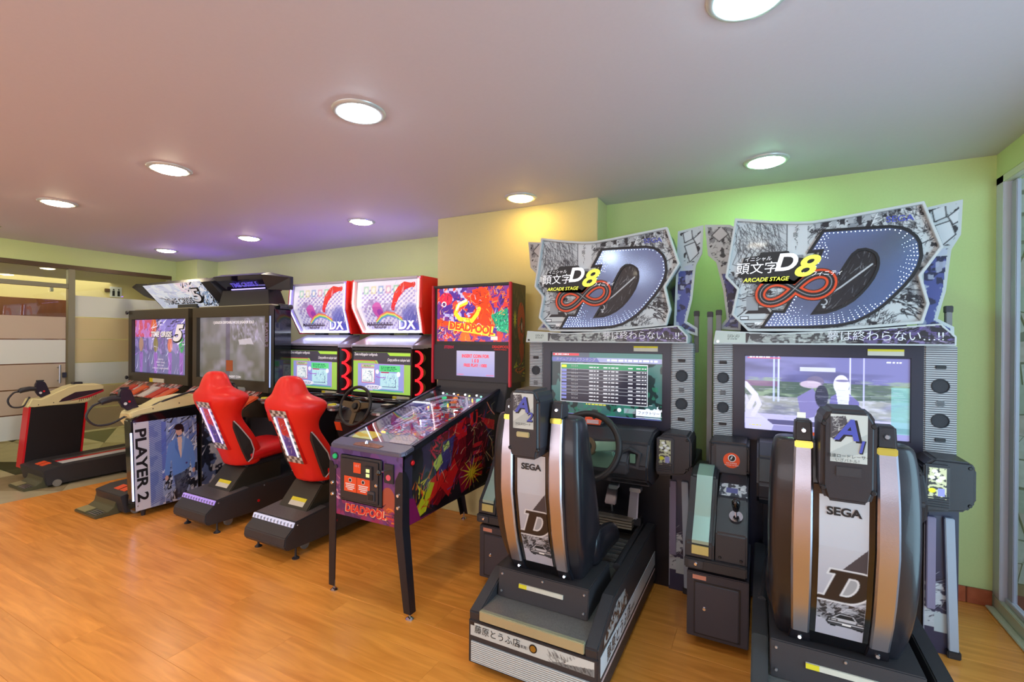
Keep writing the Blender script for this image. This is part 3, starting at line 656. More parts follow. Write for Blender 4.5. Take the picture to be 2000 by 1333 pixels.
def racer(cx, num, sub, label, scr, led, stickL, sdx):
    setorg(cx, 2.6, 0)
    T = thing('racing_machine', label, 'arcade machine', (cx, 2.6, 0), 'sit-down racing machines with comic-page signs')
    X = cx
    P2 = lambda poly: [(X+p[0], p[1]) for p in poly]
    # ---- cabinet body
    body = B().box(X-.43, X+.43, 3.02, 3.5, .02, 1.46); body.box(X-.40, X+.40, 3.2, 3.46, 1.46, 2.0)
    body.obj('cabinet_body', NAVY, T, bevel=.006)
    B().box(X-.27, X+.415, 2.94, 3.03, .0, .68).obj('lower_panel', mat('black_laminate', (20, 18, 28), .3), T, bevel=.004)
    for s in (-1, 1):
        B().box(X+s*.436-.017, X+s*.436+.017, 2.91, 3.02, .21, .645).obj('trim_strip', mat('lilac_edge', (146, 136, 166), .4), T, bevel=.003)
        B().box(*sorted((X+s*.425, X+s*.54)), 2.93, 3.44, 0, .74).obj('side_leg', NAVY, T, bevel=.004)
        q = B().prism([(X+s*.50-.018, 2.905, .65), (X+s*.50+.018, 2.905, .65), (X+s*.52+.018, 2.905, .03), (X+s*.52-.018, 2.905, .03)], [(X+s*.50-.018, 2.93, .65), (X+s*.50+.018, 2.93, .65), (X+s*.52+.018, 2.93, .03), (X+s*.52-.018, 2.93, .03)])
        q.obj('leg_edge', mat('pale_edge', (176, 186, 202), .4), T, bevel=.003)
        B().box(*sorted((X+s*.495, X+s*.545)), 2.9, 2.96, 0, .035).obj('leg_foot', BLACK, T, bevel=.004)
    for s in (-1, 1):
        print_mesh('leg_print', _mq['leg'], GLOSSPRINT, T, (X+s*.462, 2.929, .0), X_, Z_)
    # rails beside the screen
    for dx, z in ((-.552, 1.64), (-.505, 1.65)) if num == '1' else ():
        r = B().box(X+dx-.014, X+dx+.014, 3.0, 3.03, 0, z).obj('side_rail', mat('grey_rail', (172, 182, 186), .35, .3), T, bevel=.003)
        B().box(X+dx-.016, X+dx+.016, 2.998, 3.032, z-.03, z+.004).obj('rail_cap', BLACK, r, bevel=.003)
    r = B().box(X+.525, X+.55, 3.08, 3.11, 1.4, 1.65).obj('side_rail', mat('grey_rail'), T, bevel=.003)
    B().box(X+.522, X+.553, 3.078, 3.112, 1.62, 1.655).obj('rail_cap', BLACK, r, bevel=.003)
    # ---- monitor
    B().ringxz(P2([(-.425,.925),(.412,.925),(.412,1.455),(-.425,1.455)]), P2([(-.364,.984),(.361,.984),(.361,1.392),(-.364,1.392)]), 2.95, 3.03).obj('monitor_bezel', mat('navy_black_bezel', (34, 34, 52), .25), T, bevel=.003)
    s_ = print_mesh('display', scr, SCREEN, T, (X-.0015, 2.962, .985), X_, Z_)
    if num == '2':
        for k in range(10):
            text('SEGA', (X-.20, 2.9612, 1.302-.0235*k), X_, Z_, .017, INKWHITE, s_, track=1.25)
        text('タイムアタックランキング', (X-.335, 2.9612, 1.344), X_, Z_, .023, INKWHITE, s_, align='LEFT', shear=.25)
        text('ファクトリー', (X+.28, 2.9612, 1.024), X_, Z_, .022, INKBLACK, s_)
    B().box(X+.19, X+.335, 2.945, 2.9505, 1.405, 1.437).obj('caution_label', PALEST, T); B().box(X+.19, X+.335, 2.944, 2.945, 1.426, 1.437).obj('caution_stripe', YELST, T)
    # ---- speaker panels
    for s, x0, x1, z0, z1, zs in ((-1, -.527, -.424, .90, 1.457, (1.263, 1.179, 1.094, 1.351, 1.0)), (1, .412, .535, .915, 1.459, (1.264, 1.181, 1.098, 1.354, 1.007))):
        c_ = B().box(X+x0, X+x1, 2.95, 3.06, z0, z1).obj('speaker_panel', RIBW, T, bevel=.006)
        xm = X+(x0+x1)/2; R = .031 if s > 0 else .028
        for z in (zs[0], zs[2]):
            B().lathe([(R+.004, .0), (R+.003, .004), (R, .005), (R-.001, .001), (.0005, .0005)], (xm, 2.95, z), 28, (0, -1, 0)).obj('speaker', mat('speaker_mesh', (58, 60, 66), .6, bump=.8, bscale=900), c_, smooth=True)
        v = B().cyl((xm, 2.9495, zs[1]), (0, -1, 0), .017, .0015, 20).obj('vent', mat('vent_grey', (150, 152, 156), .5), c_)
        for k in range(4): B().box(xm-.014, xm+.014, 2.9465, 2.949, zs[1]-.0115+.0062*k, zs[1]-.0085+.0062*k).obj('vent_slot', INKBLACK, c_)
        for z in (zs[3], zs[4]): B().box(xm-.02, xm+.02, 2.944, 2.951, z-.008, z+.008).obj('slot_window', INKBLACK, c_, bevel=.002)
    # ---- sign
    B().pxz(P2(LW), 3.05, 3.062).obj('sign_wing', LAMPBAR, T); B().pxz(P2(RWG), 3.05, 3.062).obj('sign_wing', LAMPBAR, T)
    print_mesh('wing_print', _mq['lw'], GLOSSPRINT, T, (X, 3.049, 0), X_, Z_, in_poly(inset(LW, .012)))
    print_mesh('wing_print', _mq['rw'], GLOSSPRINT, T, (X, 3.049, 0), X_, Z_, in_poly(inset(RWG, .012)))
    B().pxz(P2(inset(MAIN, .014)), 2.915, 3.2).obj('sign_box', DKGREY, T)
    SG = B().ringxz(P2(MAIN), P2(inset(MAIN, .013)), 2.89, 2.93).obj('sign_frame', LAMPBAR, T, bevel=.002)
    print_mesh('sign_print', _mq['main'], GLOSSPRINT, SG, (X, 2.9135, 0), X_, Z_, in_poly(inset(MAIN, .009)))
    B().ringxz(P2(inset(DOUT, -.007)), P2(inset(DOUT, .007)), 2.905, 2.916).obj('letter_outline', INKBLACK, SG)
    B().ringxz(P2(inset(DIN, -.010)), P2(inset(DIN, .002)), 2.905, 2.916).obj('letter_outline', INKBLACK, SG)
    # mirrored letter D = outer outline bridged to the inner one
    bm = bmesh.new()
    for poly in (inset(DOUT, .004), inset(DIN, -.004)):
        vs = [bm.verts.new(Vector((X+p[0], 2.912, p[1]))-ORG) for p in poly]
        for a, b in zip(vs, vs[1:]+vs[:1]): bm.edges.new((a, b))
    bmesh.ops.triangle_fill(bm, use_beauty=True, edges=bm.edges[:])
    ex = bmesh.ops.extrude_face_region(bm, geom=bm.faces[:]); bmesh.ops.translate(bm, vec=(0, -.003, 0), verts=[v for v in ex['geom'] if isinstance(v, bmesh.types.BMVert)])
    me = bpy.data.meshes.new('mirror_letter'); bmesh.ops.recalc_face_normals(bm, faces=bm.faces); bm.to_mesh(me); bm.free(); me.materials.append(DGLASS)
    o = bpy.data.objects.new('mirror_letter', me); COL.objects.link(o); o.parent = SG; o['label'] = 'mirror-finish letter D rimmed with tiny lights'
    lm = mat('blue_white_led_'+num, (210, 226, 255), .3, emit=led, ecol=(196, 220, 255))
    ds = B(); g = np.random.default_rng(3)
    for lay, (ins_, rr, keepf) in enumerate([(.014, .0022, 1.), (.026, .0018, 1.), (.038, .0014, .9), (.050, .0011, .8), (.062, .0009, .6)]):
        q = inset(DOUT, ins_)
        for i in range(len(q)):
            a, b = Vector(q[i]), Vector(q[(i+1) % len(q)]); L_ = (b-a).length; n_ = max(1, int(L_/.0165))
            for k in range(n_):
                p = a+(b-a)*k/n_
                ok = p.y < 1.66 or (p.x > .30 and num == '1') or (p.x < .02 and p.y > 1.9) or lay < 1
                if ok and g.random() < keepf and not in_poly(inset(DIN, -.012))(np.array([[p.x]]), np.array([[p.y]]))[0, 0]: ds.ball((X+p.x, 2.9085, p.y), rr, 6)
    stuff(ds.obj('led_dots', lm, SG))
    print_mesh('infinity_emblem', _mq['inf'], GLOSSPRINT, SG, (X, 2.9045, 0), X_, Z_, lambda U, V: (np.abs(_mq['inf'].a-np.array(PAPER)).sum(-1) > 24))
    WL = mat('logo_white', (245, 246, 250), .3, emit=.35); YL = mat('logo_yellow', (226, 232, 84), .3, emit=.45)
    def backed(body, x, z, sz, m, sx=1., shear=.25, bold=.0):
        text(body, (X+x, 2.9025, z), X_, Z_, sz, m, SG, shear=shear, sx=sx, bold=bold)
    B().pxz(P2([(-.405,1.826),(-.372,1.93),(-.30,1.938),(-.29,1.955),(-.16,1.952),(-.142,1.915),(-.035,1.905),(-.075,1.83),(-.13,1.775),(-.37,1.79),(-.382,1.825)]), 2.9045, 2.912).obj('logo_backing', INKBLACK, SG)
    backed('頭文字', -.312, 1.866, .068, WL, 1.0, .1); backed('イニシャル', -.305, 1.918, .026, WL)
    text('D', (X-.178, 2.9012, 1.889), X_, Z_, .125, WL, SG, shear=.25, bold=.03, sx=1.1)
    text('8', (X-.098, 2.902, 1.862), X_, Z_, .15, YL, SG, shear=.4, bold=.025, sx=1.25)
    text('ARCADE STAGE', (X-.268, 2.9025, 1.806), X_, Z_, .030, YL, SG, shear=.25, bold=.02)
    text('インフィニティ', (X-.02, 2.9025, 1.824), X_, Z_, .028, WL, SG, shear=.25)
    text('ぶっ抜く!!', (X-.12, 2.9130, 2.05), X_, Z_, .0001, INKBLACK, SG) if False else None
    for k, ch in enumerate('ブチ抜く!!'): text(ch, (X-.125+.004*math.sin(k*2), 2.9128, 2.082-.023*k), X_, Z_, .026, INKBLACK, SG)
    text('SEGA', (X+.306, 2.912, 2.073), X_, Z_, .040, mat('blue_ink', (74, 84, 178), .4), SG, bold=.012, sx=1.15)
    V = B().pxz(P2(VISOR), 2.885, 3.1).obj('sign_visor', LAMPBAR, T, bevel=.002)
    print_mesh('visor_print', _mq['visor'], GLOSSPRINT, V, (X, 2.884, 0), X_, Z_, in_poly(inset(VISOR, .006)))
    text('夢は終わらない…!!', (X+.24, 2.8832, 1.499), X_, Z_, .054, INKWHITE, V)
    B().cyl((X-.50, 2.885, 1.470), (0, -1, 0), .007, .003, 12).obj('bolt', CHROME if num == '1' else INKBLACK, V)
    # ---- dashboard
    D_ = B().pyz([(2.62, .70), (2.60, .78), (2.66, .90), (2.80, .945), (3.0, .945), (3.0, .64), (2.74, .64)], X-.30, X+.35).obj('dashboard', BLACK, T, bevel=.012, seg=3)
    B().pyz([(2.57, .74), (2.57, .80), (2.64, .885), (2.66, .885), (2.66, .73)], X-.16, X+.25).obj('instrument_cluster', DKGREY, D_, bevel=.01)
    B().pxz([(X-.13, .765), (X+.17, .765), (X+.20, .80), (X+.17, .855), (X-.13, .855)], 2.555, 2.6).obj('cluster_glass', mat('pale_green_gloss', (136, 172, 150), .12, .4), D_, bevel=.004)
    B().ringxz([(X+.20, .78), (X+.30, .77), (X+.315, .855), (X+.25, .88), (X+.205, .86)], [(X+.213, .795), (X+.287, .785), (X+.30, .85), (X+.25, .868), (X+.217, .85)], 2.60, 2.63).obj('air_vent_frame', DKGREY, D_, bevel=.002)
    B().box(X+.255, X+.285, 2.595, 2.61, .80, .85).obj('key_slot', mat('pale_green_gloss'), D_, bevel=.003)
    for k in range(6): B().box(X+.12, X+.34, 2.70, 2.742, .655+.012*k, .661+.012*k).obj('rib', DKGREY, D_)
    for a, b in ((.12, .17), (.24, .30)): B().box(X+a, X+b, 2.66, 2.72, .622, .645).obj('bracket', STEEL, D_, bevel=.003)
    ws = B().prism([(X-.085, 2.80, .955), (X+.025, 2.80, .955), (X+.045, 2.815, 1.015), (X-.065, 2.815, 1.015)], [(X-.085, 2.803, .955), (X+.025, 2.803, .955), (X+.045, 2.818, 1.015), (X-.065, 2.818, 1.015)]).obj('warning_sticker', ORANGE, D_)
    B().box(X-.07, X+.03, 2.82, 2.94, .94, .96).obj('sticker_bracket', BLACK, D_)
    B().cyl((X-.015, 2.808, .998), (0, -1, 0), .011, .002, 18).obj('sticker_symbol', INKBLACK, D_)
    for j in range(3): B().box(X-.06, X+.015, 2.798, 2.802, .962+.008*j, .966+.008*j).obj('sticker_line', INKWHITE, D_)
    steering_wheel(T, (X+.045, 2.49, .89), .180, .32, .018, mat('pale_green_gloss'))
    # card reader box on the right
    C_ = B().pxz([(X+.368, .915), (X+.41, .95), (X+.535, .945), (X+.552, .915), (X+.552, .77), (X+.52, .725), (X+.37, .70), (X+.36, .74)], 2.77, 3.0).obj('card_reader', BLACK, T, bevel=.01, seg=3)
    B().box(X+.368, X+.46, 2.752, 2.775, .725, .925).obj('reader_face', DKGREY, C_, bevel=.006)
    print_mesh('reader_print', _mq['card'], BACKLIT if num == '1' else GLOSSPRINT, C_, (X+.414, 2.7505, .775), (1.45, 0, 0), (0, 0, 1.2))
    for k in range(5): B().box(X+.375, X+.455, 2.747, 2.753, .735+.011*k, .740+.011*k).obj('rib', BLACK, C_)
    bolts('screw', [(X+.53, 2.77, .92), (X+.53, 2.77, .755)], (0, -1, 0), .008, C_, INKBLACK)
    # box on the left over the gear shift
    E_ = B().box(X-.53, X-.335, 2.74, 2.96, .765, .938).obj('coin_entry_box', BLACK, T, bevel=.014, seg=3)
    B().box(X-.495, X-.345, 2.734, 2.742, .775, .925).obj('box_face', DKGREY, E_, bevel=.004)
    bolts('screw', [(X-.512, 2.74, .92), (X-.512, 2.74, .785), (X-.345, 2.737, .915), (X-.345, 2.737, .79)], (0, -1, 0), .007, E_, INKBLACK)
    if stickL:
        k_ = B().cyl((X-.418, 2.7335, .846), (0, -1, 0), .040, .0012, 32).obj('round_warning_sticker', ORANGE, E_)
        B().cyl((X-.416, 2.7322, .858), (0, -1, 0), .019, .0006, 24).obj('sticker_ring', INKWHITE, k_); B().cyl((X-.416, 2.7315, .858), (0, -1, 0), .015, .0006, 24).obj('sticker_symbol', INKBLACK, k_)
        B().tube([(X-.422, 2.7305, .852), (X-.414, 2.7305, .868)], .003, 6).obj('sticker_mark', INKWHITE, k_)
        text('NO FUMAR', (X-.418, 2.7322, .831), X_, Z_, .010, INKWHITE, k_); text('NO COMER  NO BEBER', (X-.418, 2.7322, .821), X_, Z_, .0065, INKWHITE, k_)
    # ---- gear console
    prof = [(2.95, .78), (2.72, .80), (2.62, .775), (2.52, .62), (2.42, .505), (2.415, .43), (2.45, .40), (2.95, .40)]
    G_ = B().pyz(prof, X-.605, X-.475).obj('gear_console', BLACK, T, bevel=.01, seg=2)
    prof2 = [(2.95, .78), (2.72, .775), (2.55, .70), (2.435, .565), (2.425, .43), (2.45, .40), (2.95, .40)]
    B().pyz(prof2, X-.47, X-.335).obj('shift_housing', BLACK, T, bevel=.008).name
    def strip(p, x0, x1, m, nm, par, lift=.006):
        b = B(); n_ = len(p); A = [(x0, a, c+lift) for a, c in p]; Bq = [(x1, a, c+lift) for a, c in p]
        A2 = [(x0, a+.0, c-.01) for a, c in p]; B2 = [(x1, a, c-.01) for a, c in p]; vs = A+Bq+A2+B2; fs = []
        for i in range(n_-1): fs += [(i, n_+i, n_+i+1, i+1), (2*n_+i, 2*n_+i+1, 3*n_+i+1, 3*n_+i), (i, i+1, 2*n_+i+1, 2*n_+i), (n_+i, 3*n_+i, 3*n_+i+1, n_+i+1)]
        fs += [(0, 2*n_, 3*n_, n_), (n_-1, 2*n_-1, 4*n_-1, 3*n_-1)]
        b.add(vs, fs); return b.obj(nm, m, par)
    S_ = strip([(2.74, .805), (2.715, .806), (2.615, .775), (2.56, .69), (2.50, .602), (2.418, .512)], X-.573, X-.498, mat('pale_green_satin', (160, 190, 180), .3, .5), 'armrest_strip', G_)
    B().prism([(X-.573, 2.412, .495), (X-.498, 2.412, .495), (X-.498, 2.409, .455), (X-.573, 2.409, .455)], [(X-.573, 2.42, .495), (X-.498, 2.42, .495), (X-.498, 2.42, .455), (X-.573, 2.42, .455)]).obj('strip_end', mat('brass_green', (186, 184, 120), .3, .6), G_)
    n2 = Vector((0, -.57, .72)).normalized(); t2 = Vector((0, -.165, -.13)).normalized()
    print_mesh('shift_print', _mq['shift'], GLOSSPRINT, G_, (X-.402, 2.566, .708), (1.05, 0, 0), (0, 1.15, .50))
    kb = B().tube([(X-.385, 2.50, .640), (X-.385, 2.455, .70)], .006, 8).obj('shift_lever', CHROME, T)
    B().lathe([(.001, 0), (.013, .004), (.016, .02), (.0195, .045), (.018, .06), (.01, .068), (.0005, .070)], (X-.385, 2.478, .668), 18, (0, -.45, .9)).obj('shift_knob', BLACKG, kb, smooth=True)
    B().cyl((X-.385, 2.49, .636), (0, -.6, .75), .03, .006, 24).obj('shift_gate', CHROME, kb)
    bolts('screw', [(X-.45, 2.424, .455), (X-.36, 2.424, .455)], (0, -1, 0), .007, T, INKBLACK)
    B().box(X-.605, X-.335, 2.40, 2.95, .385, .435).obj('console_shelf', BLACKM, T, bevel=.006)
    B().box(X-.585, X-.52, 2.394, 2.402, .395, .43).obj('lock_plate', DKGREY, T, bevel=.002)
    bolts('lock', [(X-.553, 2.394, .413)], (0, -1, 0), .009, T, CHROME)
    cb = B().box(X-.594, X-.326, 2.42, 2.90, .055, .365).obj('coin_box', mat('charcoal_steel', (56, 55, 66), .42, bump=.25, bscale=600), T, bevel=.004)
    q = smooth_poly([(X-.555, .085), (X-.355, .085), (X-.355, .315), (X-.555, .315)], 0)
    B().box(X-.557, X-.366, 2.412, 2.421, .078, .318).obj('coin_door', mat('charcoal_door', (62, 61, 72), .4, bump=.25, bscale=600), cb, bevel=.004, seg=3)
    B().ringxz([(X-.562, .072), (X-.360, .072), (X-.360, .324), (X-.562, .324)], [(X-.557, .078), (X-.366, .078), (X-.366, .318), (X-.557, .318)], 2.417, 2.421).obj('door_gap', INKBLACK, cb)
    bolts('lock', [(X-.515, 2.412, .20)], (0, -1, 0), .010, cb, CHROME)
    B().box(X-.568, X-.508, 2.4185, 2.4205, .332, .352).obj('price_sticker', mat('salmon_sticker', (220, 150, 128), .5), cb)
    # ---- pedals
    pb = B().box(X-.02, X+.26, 2.86, 2.95, .36, .41).obj('pedal_base', BLACKM, T, bevel=.004)
    for k in range(4): B().prism([(X+.0, 2.80, .352+.016*k), (X+.22, 2.80, .352+.016*k), (X+.22, 2.81, .360+.016*k), (X+.0, 2.81, .360+.016*k)], [(X+.0, 2.86, .352+.016*k), (X+.22, 2.86, .352+.016*k), (X+.22, 2.86, .360+.016*k), (X+.0, 2.86, .360+.016*k)]).obj('grille_bar', mat('copper_edge', (206, 196, 180), .3, .7), pb)
    for x0, w, z0, z1, nm in ((.075, .036, .465, .56, 'brake_pedal'), (.212, .030, .40, .575, 'throttle_pedal')):
        p_ = B().prism([(X+x0-w, 2.85, z0), (X+x0+w, 2.85, z0), (X+x0+w*.9, 2.91, z1), (X+x0-w*.9, 2.91, z1)], [(X+x0-w, 2.865, z0), (X+x0+w, 2.865, z0), (X+x0+w*.9, 2.925, z1), (X+x0-w*.9, 2.925, z1)]).obj(nm, SILVER, T, bevel=.006)
        B().tube([(X+x0, 2.885, z0+.02), (X+x0, 2.91, .38)], .007, 8).obj('pedal_arm', STEEL, p_)
    # ---- seat base
    X = cx+sdx; BX = X+.03; b0, b1 = BX-.295, BX+.297
    for s, xa, xb in ((-1, b0, b0+.055), (1, b1-.055, b1)):
        B().pyz([(1.80, .03), (1.785, .262), (1.84, .285), (2.02, .365), (2.94, .365), (2.94, .03)], xa, xb).obj('base_side', BLACKM, T, bevel=.005)
    B().box(b0+.05, b1-.05, 1.80, 2.94, .04, .255).obj('base_core', BLACKM, T)
    B().box(b0+.055, b1-.055, 1.80, 2.94, .255, .272).obj('foot_deck', mat('tread_plate', (150, 148, 146), .33, .6, bump=.9, bscale=120, vary=.2), T)
    for k in range(8): B().box(BX-.06, BX+.22, 2.45+.055*k, 2.462+.055*k, .272, .276).obj('tread_rib', STEEL, T)
    B().box(b0+.055, b1-.055, 1.779, 1.802, .232, .276).obj('kick_plate', mat('polished_brass_steel', (186, 188, 158), .2, .5), T, bevel=.003)
    R_ = B().box(b0, b1, 1.782, 1.80, .035, .225).obj('rear_panel', BLACKM, T, bevel=.003)
    print_mesh('rear_label', _mq['rear'], GLOSSPRINT, R_, (BX, 1.7810, .158), (.965, 0, 0), Z_)
    text('藤原とうふ店', (BX-.150, 1.7802, .188), X_, Z_, .038, INKBLACK, R_); text('（自家用）', (BX-.030, 1.7802, .182), X_, Z_, .015, INKBLACK, R_)
    B().cyl((BX+.022, 1.7806, .189), (0, -1, 0), .018, .0012, 24).obj('gold_badge', INKBLACK, R_); B().cyl((BX+.022, 1.7798, .189), (0, -1, 0), .013, .0012, 20).obj('gold_badge', mat('gold', (170, 140, 60), .3, .7), R_)
    B().box(b0+.015, b1-.015, 1.778, 1.783, .045, .135).obj('ribbed_rear_panel', mat('ribbed_pale_panel', (226, 238, 240), .4, stripes=(2, .0085, (160, 170, 176))), R_)
    B().box(b1, b1+.002, 1.82, 2.90, .135, .215).obj('side_stripe', mat('pale_blue_print', (214, 220, 228), .35), T)
    B().box(b1, b1+.0025, 1.82, 2.90, .105, .114).obj('side_line', mat('pink_line', (216, 186, 186), .35), T)
    text('藤原とうふ店', (b1+.003, 2.10, .172), Y_, Z_, .066, INKBLACK, T); text('（自家用）', (b1+.003, 2.34, .162), Y_, Z_, .022, INKBLACK, T)
    cv = Canvas(0, .42, 0, .10, .0025, (170, 178, 182)); cv.blotch(.02, .5, INK, 5, .9); text
    print_mesh('side_car_print', cv, GLOSSPRINT, T, (b1+.001, 1.84, .232), Y_, Z_, in_poly([(.0,.0),(.40,.0),(.415,.03),(.36,.085),(.22,.095),(.02,.03)]))
    # ---- seat
    br = B().prism([(X-.205, 1.935, .272), (X+.235, 1.935, .272), (X+.235, 1.95, .40), (X-.205, 1.95, .40)], [(X-.205, 2.3, .272), (X+.235, 2.3, .272), (X+.235, 2.25, .40), (X-.205, 2.25, .40)]).obj('seat_bracket', BLACKM, T, bevel=.004)
    bolts('screw', [(X-.185, 1.936, .30), (X-.185, 1.946, .375), (X+.215, 1.936, .30), (X+.215, 1.946, .375), (X+.02, 1.946, .385)], (0, -1, .1), .006, br)
    lb = B().prism([(X-.095, 1.9355, .335), (X+.12, 1.9355, .335), (X+.12, 1.938, .352), (X-.095, 1.938, .352)], [(X-.095, 1.943, .335), (X+.12, 1.943, .335), (X+.12, 1.9455, .352), (X-.095, 1.9455, .352)]).obj('caution_strip', PALEST, br)
    B().prism([(X-.095, 1.935, .335), (X-.055, 1.935, .335), (X-.055, 1.9375, .352), (X-.095, 1.9375, .352)], [(X-.095, 1.936, .335), (X-.055, 1.936, .335), (X-.055, 1.9385, .352), (X-.095, 1.9385, .352)]).obj('caution_strip', YELST, br)
    # shell: rings up the back, each a C-shape round the sitter
    def yb(z):     # rear surface of the back
        t = [(.36, 2.03), (.45, 1.975), (.6, 1.915), (.8, 1.875), (1.0, 1.872), (1.12, 1.895)]
        for (a, p), (c2, q2) in zip(t, t[1:]):
            if z <= c2: return p+(q2-p)*(max(z, a)-a)/(c2-a)
        return t[-1][1]
    rings = []
    for z, w, d in ((.37, .16, .20), (.39, .185, .26), (.48, .202, .32), (.6, .212, .31), (.75, .216, .28), (.88, .214, .24), (1.0, .210, .19), (1.08, .205, .16), (1.12, .200, .13), (1.135, .19, .11), (1.14, .16, .08)):
        y = yb(z); x = X
        rings.append([(x-w*.5, y, z), (x+w*.5, y, z), (x+w*.90, y+.004, z), (x+w*.985, y+.02, z), (x+w, y+.06, z), (x+w*1.0, y+d*.85, z), (x+w*.93, y+d, z), (x+w*.8, y+d*.95, z), (x+w*.7, y+.10, z), (x+w*.4, y+.075, z), (x-w*.4, y+.075, z), (x-w*.7, y+.10, z), (x-w*.8, y+d*.95, z), (x-w*.93, y+d, z), (x-w*1.0, y+d*.85, z), (x-w, y+.06, z), (x-w*.985, y+.02, z), (x-w*.90, y+.004, z)])
    SE = B().loft(rings).obj('seat', SEATK, T, smooth=True, sub=1)
    # cushion and bolsters
    B().loft([[(X-.15, y, .40), (X+.15, y, .40), (X+.17, y, .46), (X+.12, y, z), (X-.12, y, z), (X-.17, y, .46)] for y, z in ((2.02, .47), (2.1, .49), (2.3, .50), (2.42, .53), (2.47, .50))]).obj('seat_cushion', CUSH, SE, smooth=True, sub=1)
    for s in (-1, 1):
        B().loft([[(X+s*.15, y, .38), (X+s*.215, y, .38), (X+s*.225, y, z-.03), (X+s*.20, y, z), (X+s*.165, y, z-.02), (X+s*.15, y, .45)] for y, z in ((2.12, .58), (2.25, .575), (2.4, .55), (2.5, .50), (2.53, .45))]).obj('seat_bolster', SEATK, SE, smooth=True, sub=1)
    # satin metal bands either side of the back
    zz = [.455, .5, .56, .64, .72, .8, .88, .96, 1.03, 1.09, 1.135]
    for s in (-1, 1):
        A = []
        for z in zz:
            y = yb(z)-.03; w = .026+.004*math.sin((z-.4)*4); xm = X+s*(.112+.004*math.sin((z-.45)*4.5))
            A.append([(xm-w, y+.03, z), (xm-w, y+.006, z), (xm-w+.006, y, z), (xm+w-.006, y, z), (xm+w, y+.006, z), (xm+w, y+.03, z)])
        B().loft(A).obj('metal_band', SILVER, SE, smooth=True)
        xm = X+s*.112
        cp = B().prism([(xm-.027, yb(1.15)-.032, 1.135), (xm+.027, yb(1.15)-.032, 1.135), (xm+.025, yb(1.15)-.018, 1.205), (xm-.025, yb(1.15)-.018, 1.205)], [(xm-.028, yb(1.15)+.05, 1.135), (xm+.028, yb(1.15)+.05, 1.135), (xm+.025, yb(1.15)+.045, 1.205), (xm-.025, yb(1.15)+.045, 1.205)]).obj('band_cap', BLACK, SE, bevel=.006, seg=3)
        B().prism([(xm-.0265, yb(1.12)-.036, 1.115), (xm+.0265, yb(1.12)-.036, 1.115), (xm+.0265, yb(1.15)-.034, 1.138), (xm-.0265, yb(1.15)-.034, 1.138)], [(xm-.0265, yb(1.12)-.02, 1.115), (xm+.0265, yb(1.12)-.02, 1.115), (xm+.0265, yb(1.15)-.02, 1.138), (xm-.0265, yb(1.15)-.02, 1.138)]).obj('band_end', mat('brass_yellow', (206, 188, 84), .2, .8), SE, bevel=.003)
        bolts('bolt', [(xm, yb(1.15)-.026, 1.172)], (0, -1, .1), .009, cp, CHROME)
        B().loft([[(xm-w_, y_, z_), (xm+w_, y_, z_), (xm+w_, y_+.05, z_), (xm-w_, y_+.05, z_)] for w_, y_, z_ in ((.028, yb(.45)-.022, .458), (.032, yb(.42)-.018, .42), (.036, yb(.38)-.01, .375))]).obj('band_foot', SEATK, SE, bevel=.004)
        bolts('bolt', [(xm, yb(.42)-.02, .418)], (0, -1, .3), .008, SE, CHROME)
    # centre channel, print panel
    A = [[(X-.083, yb(z)-.012, z), (X+.083, yb(z)-.012, z), (X+.083, yb(z)+.03, z), (X-.083, yb(z)+.03, z)] for z in (.41, .48, .56, .64, .72, .8, .88, .96, 1.0)]
    B().loft(A).obj('centre_channel', BLACKG, SE, smooth=True)
    cv = _mq['seat']; ob = print_mesh('seat_print', cv, GLOSSPRINT, SE, (X, 0, 0), X_, Z_)
    co = np.empty(len(ob.data.vertices)*3, np.float32); ob.data.vertices.foreach_get('co', co); co = co.reshape(-1, 3)
    zs_ = np.array([.36, .45, .6, .8, 1.0, 1.12]); ys_ = np.array([2.03, 1.975, 1.915, 1.875, 1.872, 1.895]); co[:, 1] = np.interp(co[:, 2], zs_, ys_)-.0145-ORG[1]
    # follow the straight pieces of the channel exactly
    ob.data.vertices.foreach_set('co', co.ravel()); ob.data.update()
    text('SEGA', (X, yb(.92)-.0165, .918), X_, (0, 0, 1), .036, INKBLACK, SE, bold=.035, sx=1.1)
    # headrest
    hp = [(-.055, 1.262), (.055, 1.262), (.078, 1.225), (.078, 1.02), (.062, .97), (-.062, .97), (-.078, 1.02), (-.078, 1.225)]
    H_ = B().prism([(X+a*.92, 1.775+.02*(1.26-b), b) for a, b in hp], [(X+a, 1.93, b) for a, b in hp]).obj('headrest', BLACK, SE, bevel=.012, seg=3)
    tl = Vector((0, .02, 1)).normalized()*1
    tl = Vector((0, -.02, 1)).normalized()
    print_mesh('headrest_print', _mq['badge'], GLOSSPRINT, H_, (X, 1.7775, 1.098), (.86, 0, 0), (0, -.02, .93))
    text('A', (X-.006, 1.7745, 1.196), X_, tl, .088, mat('blue_ink'), H_, shear=.25, bold=.03); text('A', (X-.0, 1.7755, 1.192), X_, tl, .092, INKBLACK, H_, shear=.25, bold=.035)
    text(num, (X+.030, 1.7748, 1.148), X_, tl, .052, mat('blue_ink'), H_, shear=.2, bold=.02); text(num, (X+.032, 1.7755, 1.146), X_, tl, .055, INKBLACK, H_, shear=.2, bold=.03)
    text(sub[0], (X+.0, 1.7752, 1.117), X_, tl, .0125, INKBLACK, H_); text(sub[1], (X+.0, 1.7752, 1.104), X_, tl, .0115, INKBLACK, H_) if sub[1] else None
    bolts('screw', [(X-.063, 1.778, 1.215), (X+.063, 1.778, 1.215), (X-.064, 1.782, 1.012), (X+.064, 1.782, 1.012)], (0, -1, 0), .0085, H_, INKBLACK)
